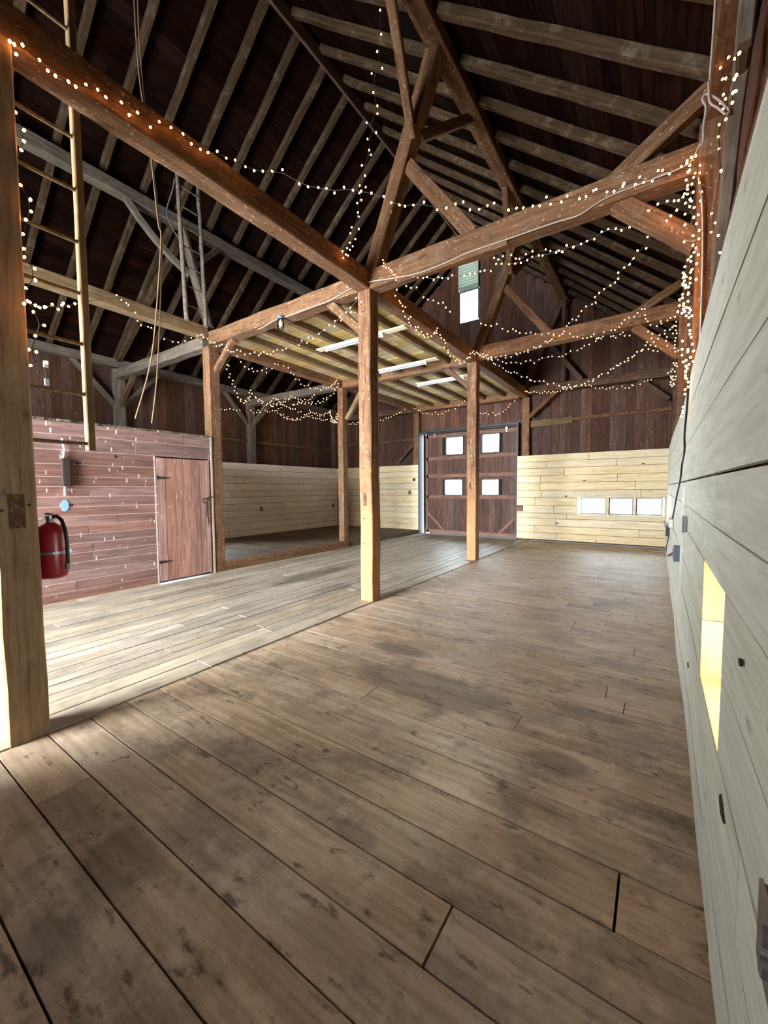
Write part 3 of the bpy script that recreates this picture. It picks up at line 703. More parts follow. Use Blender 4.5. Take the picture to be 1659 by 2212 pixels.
strut((-.42, y3, 4.43), (.24, y3, 3.80), .15, .12, M['timber'], 'brace from the second tie beam down to the second right wall post', 'brace', 'brace')
strut((-4.1, y3, TB+.03), (-3.5, y3, 3.82), .1, .1, M['timber_dark'], 'brace from the tie beam under the loft to the post before the barn door', 'brace', 'brace')
strut((-6.35, y3, TB+.02), (-7.0, y3, 3.5), .11, .12, M['timber_pale'], 'pale brace from the tie beam down to the slender far post', 'brace', 'brace')
y4 = YF-.08
strut((PR-.1, y4, TT-.04), (-2.4, y4, 6.88), .17, .17, M['timber_dark'], 'dark leaning strut in front of the far gable')
strut((-2.68, y4, 5.7), (-1.85, y4, 4.6), .13, .1, M['timber_dark'], 'dark brace from the strut at the far gable to the far tie beam', 'brace', 'brace')
strut((-2.5, y4, 4.38), (-3.25, y4, 3.72), .12, .1, M['timber'], 'brace from the far tie beam down to the post right of the barn door', 'brace', 'brace')
strut((-.48, y4, 4.38), (.16, y4, 3.80), .13, .11, M['timber_dark'], 'brace from the far tie beam down to the far right corner post', 'brace', 'brace')
beam('strut', (-2.33, YF-.08, 4.6), (-2.33, YF-.08, 6.88), .1, .1, M['timber_dark'], 'thin dark upright in front of the far gable under the right purlin', 'strut', up=(0, 1, 0))
# left side
strut((-7.18, yy, 4.67), (-8.0, yy, 6.83), .20, .08, M['timber_grey'], 'grey leaning plank strut rising from the red door post to the left purlin')
beam('brace', (-7.75, yy-.02, 5.85), (-8.0, 3.6, 6.86), .1, .11, M['timber_grey'], 'bent grey brace from the leaning plank strut forward to the left purlin', 'brace', bow=-.08)
beam('brace', (-7.75, yy+.02, 6.0), (-8.0, 5.5, 6.86), .1, .11, M['timber_grey'], 'grey brace from the leaning plank strut back to the left purlin', 'brace')
strut((LX-.1, yy, 4.8), (-8.0, yy, 6.72), .15, .13, M['rafter'], 'long pale strut from the left wall post up to the left purlin')
strut((LX-.1, y3, 4.8), (-8.0, y3, 6.72), .14, .12, M['rafter'], 'farther long strut from the left wall up to the left purlin')
strut((-7.18, y3, 4.5), (-8.0, y3, 6.83), .15, .12, M['timber_grey'], 'farther leaning strut from the slender far post to the left purlin')
for y, n in ((Y2, 'nearer'), (Y3, 'farther')):
    for s, m in ((-1, 'front'), (1, 'back')):
        beam('brace', (LX-.14, y+.11+s*.12, 3.75), (LX-.14, y+.11+s*.95, 4.64), .1, .1, M['timber_grey'], 'wall brace on the %s side of the %s left wall post' % (m, n), 'brace')
strut((LX+.7, y3, 4.34), (LX-.05, y3, 3.7), .1, .1, M['timber_grey'], 'brace below the tie beam at the farther left wall post', 'brace', 'brace')
strut((LX+.7, yy, 4.34), (LX-.05, yy, 3.7), .1, .1, M['timber_dark'], 'brace below the tie beam at the nearer left wall post', 'brace', 'brace')
beam('strut', (.36, 3.35, 4.25), (.36, 5.2, 3.75), .06, .1, M['timber_dark'], 'slanting board on the siding above the near right wall', 'board')
beam('brace', (.36, 2.9, 4.75), (.36, Y2-.02, 3.3), .08, .12, M['timber_grey'], 'grey diagonal brace on the siding above the near right wall', 'brace')
# girts on the siding
beam('wall_rail', (-3.28, YF+.22, 3.58), (RX+.3, YF+.22, 3.62), .08, .1, M['timber'], 'horizontal rail on the dark siding above the yellow boards', 'rail', jit=.003)
beam('wall_rail', (-3.28, YF+.19, 3.55), (-2.1, YF+.19, 3.58), .04, .2, M['timber_pale'], 'short pale board nailed over the rail right of the barn door', 'board')
beam('wall_rail', (LX-.2, YF+.22, 3.4), (-7.2, YF+.22, 3.4), .08, .1, M['timber_dark'], 'horizontal rail on the far siding left of the barn door', 'rail')
beam('wall_rail', (LX-.2, Y2+.2, 3.2), (LX-.2, Y3, 3.2), .08, .09, M['timber'], 'horizontal rail on the left siding between the two wall posts', 'rail')
beam('wall_rail', (LX-.2, Y3+.2, 3.2), (LX-.2, YF, 3.2), .08, .09, M['timber'], 'horizontal rail on the left siding in the far corner', 'rail')
beam('wall_rail', (.42, YN, 3.6), (.42, YF, 3.6), .06, .1, M['timber_dark'], 'horizontal rail on the siding above the right wall boards', 'rail')
for x, n in ((-7.3, 'left of the far left gable post'),):
    strut((x-.7, YF+.12, 2.6), (x-.05, YF+.12, 3.2), .1, .08, M['timber_dark'], 'small brace %s' % n, 'brace', 'brace')
# sill along the raised floor
beam('sill_beam', (PL-.09, Y2+.22, .1), (PL-.09, Y3, .1), .18, .19, M['timber'], 'low brown sill beam between two posts along the raised floor', 'beam', jit=.006)

# ---------------------------------------------------------------- rafters
ordn = ['first', 'second', 'third', 'fourth', 'fifth', 'sixth', 'seventh', 'eighth', 'ninth', 'tenth', 'eleventh', 'twelfth', 'thirteenth', 'fourteenth', 'fifteenth', 'sixteenth', 'seventeenth', 'eighteenth', 'nineteenth', 'twentieth']
def rafters(sgn, ys):
    s = SL if sgn < 0 else SR; side = 'left' if sgn < 0 else 'right'
    X1 = LX-.2 if sgn < 0 else RX+.3
    ys = sorted(ys, reverse=True)
    for i, y in enumerate(ys):
        x0 = RIDGE[0]+sgn*.03; dz = .055*math.hypot(1, s)
        w_ = random.uniform(.095, .125)
        beam('rafter', (x0, y, roof_z(x0)+dz), (X1, y+random.uniform(-.02, .02), roof_z(X1)+dz), w_, .11, M['rafter'],
             'rafter of the %s roof slope, %s counted from the far gable' % (side, ordn[i] if i < 20 else 'nearest'), 'rafter', '%s roof rafters' % side, jit=.006, taper=.95)
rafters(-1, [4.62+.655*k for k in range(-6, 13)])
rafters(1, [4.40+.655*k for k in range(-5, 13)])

# ---------------------------------------------------------------- loft over the middle aisle
e = rows(Y2+.03, YF, .13, .24)
g = boards('Z', 4.52, .03, PL-.05, PR-.05, Y2+.03, YF, e, along='u', gap=.006, joint=1.9, jit=.004)
tag(g.build('loft_floor', M['mow']), 'underside of the plank loft floor above the middle aisle', 'loft')
jx = [-6.45, -5.85, -5.22, -4.60, -3.98]
for b0, b1, nm in ((Y2+W, Y3, 'nearer'), (Y3+W, YF-.15, 'farther')):
    for i, x in enumerate(jx):
        beam('joist', (x, b0, 4.46), (x, b1, 4.46), .11, .12, M['timber'] if i % 2 else M['timber_pale'], '%s joist from the left under the %s half of the loft' % (ordn[i], nm), 'joist', 'loft joists')

# ---------------------------------------------------------------- things hanging and standing
# foreground ladder hung on the long beam
lad = tag(empty('ladder', (-3.5, 1.1, 1.9)), 'wooden ladder hanging from the long beam beside the near left post', 'ladder')
for y, l in ((.87, 'left_rail'), (1.27, 'rail')):
    beam('rail', (-3.56, y+.02, 1.91), (-3.56, y+.02, 5.6), .065, .05, M['timber_pale'], None, None, parent=lad, up=(0, 1, 0), jit=.002, cham=.006)
for z in (4.15, 3.785, 3.42, 3.055, 2.69, 2.325, 1.96, 4.88, 5.25):
    g = G(); g.tube([(-3.55, .88, z), (-3.55, 1.09, z-.002), (-3.55, 1.29, z)], .0135, 10)
    o = g.build('rung', M['timber_pale'], lad); o.location = -lad.location
# loft ladder by the red door post
lad2 = tag(empty('ladder', (-6.95, 4.24, 4.6)), 'long pole ladder standing on the beam above the red door post', 'ladder')
for y0, y1 in ((4.06, 4.03), (4.43, 4.41)):
    g = G(); n = 14; g.tube([(-6.93-.02*k/n*5+random.uniform(-.006, .006), y0+(y1-y0)*k/n+random.uniform(-.006, .006), 4.60+2.72*k/n) for k in range(n+1)], [.04-.008*k/n+random.uniform(-.003, .003) for k in range(n+1)], 10)
    o = g.build('rail', M['timber_grey'], lad2); o.location = -lad2.location
for k in range(8):
    z = 4.88+.335*k; g = G(); g.tube([(-6.95-.007*k, 4.05, z), (-6.95-.007*k, 4.43, z-.01)], .011, 8); o = g.build('rung', M['timber_grey'], lad2); o.location = -lad2.location
# ropes
def rope(name, pts, r, mat, label, cat, group=None, n=7):
    P = [Vector(p) for p in pts]; out = []
    for i in range(len(P)-1):
        a, b, c, d = P[max(i-1, 0)], P[i], P[i+1], P[min(i+2, len(P)-1)]
        for k in range(5):
            t = k/5; out.append(.5*((2*b)+(c-a)*t+(2*a-5*b+4*c-d)*t*t+(3*b-a-3*c+d)*t**3))
    out.append(P[-1]); o0 = P[0]
    g = G(); g.tube(out, r, n); return tag(g.build(name, mat, None, tuple(o0), smooth=True), label, cat, group)
rope('rope', [(-5.2, 2.55, 9.2), (-5.2, 2.54, 7.33), (-5.2, 2.57, 6.43), (-5.2, 2.64, 5.96), (-5.2, 2.72, 4.93), (-5.2, 2.75, 4.75), (-5.2, 2.64, 3.67), (-5.2, 2.54, 3.08), (-5.2, 2.36, 2.47)], .008, M['rope'], 'hay rope hanging from the roof, swinging left at its lower end', 'rope')
rope('rope', [(-5.2, 2.60, 9.2), (-5.18, 2.57, 7.3), (-5.2, 2.60, 6.43), (-5.2, 2.68, 5.6), (-5.2, 2.75, 4.8), (-5.2, 2.75, 4.55), (-5.2, 2.69, 3.68), (-5.2, 2.63, 2.99), (-5.2, 2.55, 2.44)], .008, M['rope'], 'hay rope hanging from the roof, right one of the pair, ending above the partition', 'rope')
rope('cable', [(-7.05, 4.0, 7.0), (-7.12, 4.0, 6.85), (-7.25, 3.95, 6.5), (-7.15, 3.98, 6.2), (-7.0, 4.05, 5.95)], .010, M['metal'], 'thin grey loop of wire hooked beside the pole ladder', 'cable')

# fire extinguisher on the near post
ex = tag(empty('fire_extinguisher', (-3.4, .975, 1.02)), 'red fire extinguisher with a black hose hung behind the near left post', 'fire extinguisher'); c = (0, 0, 0)
def exo(g, n, m, **k): return g.build(n, m, ex, smooth=k.get('smooth', True))
g = G(); g.lathe(c, [(.070, 0), (.082, .012), (.086, .03), (.086, .30), (.080, .325), (.062, .35), (.035, .365), (.026, .375)], 28); exo(g, 'cylinder', M['red'])
g = G(); g.lathe(c, [(.0875, .165), (.0875, .182)], 28); g.box(.02, .05, .075, .098, .16, .188); exo(g, 'strap', M['metal'], smooth=False)
g = G(); g.lathe(c, [(.022, .372), (.024, .40), (.020, .415)], 16); g.box(-.06, .03, -.012, .012, .405, .418); exo(g, 'valve', M['metal'], smooth=False)
g = G(); g.box(-.10, .04, -.01, .01, .425, .437); g.box(-.11, -.02, -.01, .01, .395, .402); exo(g, 'lever', M['black'], smooth=False)
g = G(); hp = [(.0, .0, .405), (.05, .02, .42), (.09, .035, .395), (.115, .045, .33), (.122, .05, .24), (.118, .05, .15), (.112, .05, .07)]
g.tube(hp, .0115, 10); hz = exo(g, 'hose', M['black'])
g = G(); g.tube([(.112, .05, .10), (.111, .05, .06)], .0145, 10); g.build('nozzle', M['metal'], hz)
g = G(); g.box(-.02, .02, -.095, -.08, .15, .2); exo(g, 'wall_bracket', M['metal'], smooth=False)

# old bracket, blue paint and pieces on the red partition
b = tag(empty('wall_bracket', (PL, 2.22, 1.55)), 'dark upright block with pale strap ends hung on the red partition', 'bracket'); o_ = b.location
g = G(); g.box(PL+.006, PL+.075, 2.18, 2.27, 1.68, 2.08); g.box(PL+.075, PL+.08, 2.19, 2.26, 1.69, 2.07); o = g.build('block', M['iron'], b); o.location = -o_
g = G(); g.tube([(PL+.03, 2.2, 2.08), (PL+.05, 2.215, 2.2), (PL+.03, 2.2, 2.36)], .014, 8); o = g.build('strap', M['white'], b); o.location = -o_
g = G(); g.tube([(PL+.03, 2.205, 1.68), (PL+.03, 2.2, 1.55)], .012, 8); o = g.build('strap', M['white'], b); o.location = -o_
g = G(); n = 12; vs = [(2.20+.052*math.cos(2*math.pi*k/n)*random.uniform(.7, 1.2), 1.41+.08*math.sin(2*math.pi*k/n)*random.uniform(.75, 1.15)) for k in range(n)]
g.v = [(PL-.004, y, z) for y, z in vs]+[(PL+.005, y, z) for y, z in vs]; g.f = [tuple(range(n-1, -1, -1)), tuple(range(n, 2*n))]+[(k, (k+1) % n, n+(k+1) % n, n+k) for k in range(n)]; g.mi = [0]*(n+2)
g.build('paint_patch', M['blue_paint'], wp)
for y, z in ((2.89, 2.15), (2.38, 2.02), (2.27, 1.41)):
    g = G(); g.tube([(PL-.004, y, z), (PL+.005, y, z)], .022, 10); g.build('knot_hole', M['iron'], wp)

# fluorescent lamps under the loft
labs = ['nearest fluorescent batten under the loft, fixed to a yellow board', 'middle fluorescent batten under the loft, right of the middle post', 'farthest fluorescent batten under the loft, beside the post before the barn door']
for i, (y, x0, x1) in enumerate(((6.03, -5.45, -4.1), (7.87, -5.45, -4.22), (9.45, -5.33, -4.03))):
    f = tag(empty('fluorescent_lamp', ((x0+x1)/2, y, 4.40)), labs[i], 'lamp', 'fluorescent battens under the loft'); o_ = f.location
    a0, a1 = (x0-.25, x1+.45) if i == 0 else (x0-.05, x1+.25)
    g = G(); g.box(a0, a1, y-.02, y+.12, 4.375, 4.398); o = g.build('mounting_board', M['pine_x'], f); o.location = -o_
    g = G(); g.box(x0, x1, y-.025, y+.025, 4.335, 4.375); o = g.build('housing', M['lamp_white'], f); o.location = -o_
    g = G(); g.tube([(x0+.04, y, 4.315), (x1-.04, y, 4.315)], .013, 10); o = g.build('tube', M['lamp_white'], f); o.location = -o_
    for xx in (x0, x1-.035):
        g = G(); g.box(xx, xx+.035, y-.015, y+.015, 4.298, 4.335); o = g.build('tube_holder', M['white'], f); o.location = -o_

# glass jar lamp on the tie beam
j = tag(empty('jar_lamp', (-5.01, Y2-.06, 4.33)), 'clear glass jar lamp hanging from the notched tie beam', 'lamp')
g = G(); g.lathe((0, 0, 0), [(.045, -.03), (.05, -.02), (.05, .02), (.03, .03)], 16); g.box(-.02, .02, 0, .06, .0, .03); g.build('socket_cap', M['blue_grey'], j)
g = G(); g.lathe((0, 0, 0), [(.012, -.205), (.040, -.19), (.052, -.16), (.055, -.08), (.05, -.03)], 18); g.build('glass_jar', M['glass'], j, smooth=True)
g = G(); g.lathe((0, 0, 0), [(.006, -.15), (.028, -.125), (.03, -.1), (.014, -.06), (.013, -.03)], 14); g.build('light_bulb', M['white'], j, smooth=True)

# white cable along the tie beams, up over the right plate
cy = Y2-.018
rope('cable', [(-5.6, cy, 4.29), (-5.4, cy, 4.31), (-5.2, cy, 4.34), (-5.03, cy, 4.345), (-4.85, cy, 4.335), (-4.3, cy, 4.335), (-4.0, cy, 4.34), (-3.62, cy-.01, 4.39), (-3.28, cy-.01, 4.39), (-2.98, cy, 4.345), (-2.56, cy, 4.29), (-2.18, cy, 4.295), (-1.89, cy, 4.32), (-1.46, cy, 4.315), (-.94, cy, 4.31), (-.72, cy, 4.30), (-.48, cy, 4.37), (-.15, cy, 4.385), (.06, cy-.02, 4.38), (.15, 4.5, 4.39), (.18, 4.3, 4.32), (.185, 3.9, 4.12), (.19, 3.6, 3.93), (.19, 3.6, 4.04), (.2, 3.6, 4.15), (.18, 3.6, 4.21), (.19, 3.6, 4.24), (.21, 3.6, 4.23), (.25, 3.59, 4.18), (.29, 3.58, 4.11), (.32, 3.57, 4.05), (.30, 3.57, 4.04), (.26, 3.56, 4.09), (.22, 3.57, 4.15), (.21, 3.58, 4.24), (.21, 3.6, 4.31), (.22, 3.68, 4.38), (.225, 3.7, 4.52), (.23, 3.7, 4.66), (.235, 3.68, 4.9)], .0065, M['white_cable'], 'white cable stapled along the tie beams past the middle post, looped at the right wall', 'cable', n=8)
rope('cable', [(.215, Y2-.055, 4.25), (.25, Y2-.06, 3.95), (.265, Y2-.055, 3.4), (.265, Y2-.055, 2.9), (.26, Y2-.055, 2.62)], .011, M['metal'], 'grey conduit running down the right wall post beside the fairy lights', 'cable')
rope('cable', [(PR+.008, Y2+.17, 4.3), (PR+.010, Y2+.17, 3.2), (PR+.010, Y2+.17, 2.4), (PR+.009, Y2+.17, 1.7)], .006, M['white_cable'], 'thin white cable down the right side of the middle post', 'cable')
rope('cable', [(-3.32, .88, 4.6), (-3.33, .92, 4.75), (-3.36, .98, 4.9), (-3.38, 1.02, 5.2)], .008, M['white_cable'], 'pale cable crossing the top of the near left post', 'cable')

# black cord, adapter and boxes on the right wall
rope('extension_cord', [(rx(4.7, 2.3)-.012, 4.55, 2.62), (rx(4.7, 2.3)-.012, 4.7, 2.35), (rx(4.9, 2)-.012, 4.95, 2.12), (rx(4.9, 2)-.012, 4.85, 1.95), (rx(5.3, 1.9)-.012, 5.3, 1.85), (rx(5.6, 1.7)-.012, 5.6, 1.7), (rx(6.4, 1.5)-.012, 6.5, 1.50), (rx(7.2, 1.3)-.012, 7.3, 1.22), (rx(8.2, 1)-.012, 8.3, .98), (rx(9.3, .8)-.02, 9.3, .84)], .009, M['black'], 'black cord hanging down the pale right wall to a plug adapter', 'cord')
ad = tag(empty('plug_adapter', (rx(9.4, .75), 9.5, .7)), 'black plug adapter on the right wall near the far corner', 'adapter')
g = G(); g.box(-.06, .0, -.22, .2, -.03, .17); g.build('body', M['black'], ad); g = G(); g.tube([(-.03, .1, .17), (-.09, .14, .25), (-.07, .2, .1)], .008, 8); g.build('cord_tail', M['white_cable'], ad)
rope('extension_cord', [(RX-.01, 9.3, .68), (RX-.012, 9.8, .5), (RX-.012, 10.6, .32), (RX-.02, 10.4, .2), (RX-.012, 8.9, .36), (RX-.02, 7.2, .62), (RX-.02, 5.9, .82), (RX-.02, 5.15, .93)], .009, M['black'], 'black cord sagging from the adapter to the blue grey box on the right wall', 'cord')
def ebox(x, y, z, sy, sz, d, mat, label, name='junction_box', socket=True):
    b = tag(empty(name, (x, y, z)), label, 'electrical box'); g = G(); g.box(-d, 0, -sy/2, sy/2, -sz/2, sz/2); g.build('housing', mat, b)
    g = G(); g.box(-d-.005, -d, -sy/2-.004, sy/2+.004, -sz/2-.004, sz/2+.004)
    if socket: g.tube([(-d-.012, 0, sz*.2), (-d-.004, 0, sz*.2)], .016, 12); g.tube([(-d-.012, 0, -sz*.2), (-d-.004, 0, -sz*.2)], .016, 12)
    g.build('cover_plate', M['metal'] if mat is not M['metal'] else M['blue_grey'], b); return b
ebox(RX+.01, 5.0, .93, .12, .15, .05, M['blue_grey'], 'blue grey socket box low on the right wall where the black cord ends')
ebox(RX+.005, 4.05, 1.30, .08, .13, .02, M['metal'], 'small metal switch plate beside the long seam in the right wall', 'switch_box', False)
ebox(RX+.005, 7.6, 1.05, .25, .12, .05, M['pine_right'], 'small painted cable box between cord and seam on the right wall', 'junction_box', False)
ebox(RX, .785, .905, .12, .12, .03, M['blue_grey'], 'blue grey outlet box cut by the right edge of the photo')
# outlets on the pine cladding
def outlet(loc, ax, label):
    b = tag(empty('wall_outlet', loc), label, 'outlet'); g = G(); g2 = G()
    if ax == 'X': g.box(0, .014, -.05, .05, -.07, .07); g2.box(.014, .018, -.03, .03, .01, .05); g2.box(.014, .018, -.03, .03, -.05, -.01)
    else: g.box(-.05, .05, -.014, 0, -.07, .07); g2.box(-.03, .03, -.018, -.014, .01, .05); g2.box(-.03, .03, -.018, -.014, -.05, -.01)
    g.build('cover_plate', M['iron'], b); g2.build('socket_face', M['metal'], b)
outlet((LX, 8.77, .98), 'X', 'dark outlet in the middle of the pale left wall boards')
outlet((LX, 12.33, .97), 'X', 'dark outlet near the far left corner of the pale boards')
outlet((-7.45, YF, 1.48), 'Y', 'grey outlet on the far pine boards left of the barn door')
g = G(); g.tube([(-7.26, YF-.03, 1.94), (-7.26, YF, 1.94)], .055, 16); tag(g.build('round_box', M['iron'], None, (-7.26, YF, 1.94)), 'small round dark box above the outlet left of the barn door', 'electrical box')

# ---------------------------------------------------------------- fairy lights
def bulb_mesh(r):
    me = bpy.data.meshes.new('fairy_bulb'); V = []; F = []; n = 6
    prof = [(.35, -1.0), (.9, -.35), (1.0, .25), (.6, .95)]
    for q, z in prof:
        for k in range(n): t = 2*math.pi*k/n; V.append((q*r*math.cos(t), q*r*math.sin(t), z*r))
    V += [(0, 0, -1.15*r), (0, 0, 1.25*r)]
    for i in range(3):
        for k in range(n): F.append((i*n+k, i*n+(k+1) % n, (i+1)*n+(k+1) % n, (i+1)*n+k))
    for k in range(n): F.append((4*n, (k+1) % n, k)); F.append((3*n+k, 3*n+(k+1) % n, 4*n+1))
    me.from_pydata(V, [], F); me.materials.append(M['bulb']); me.update()
    return me
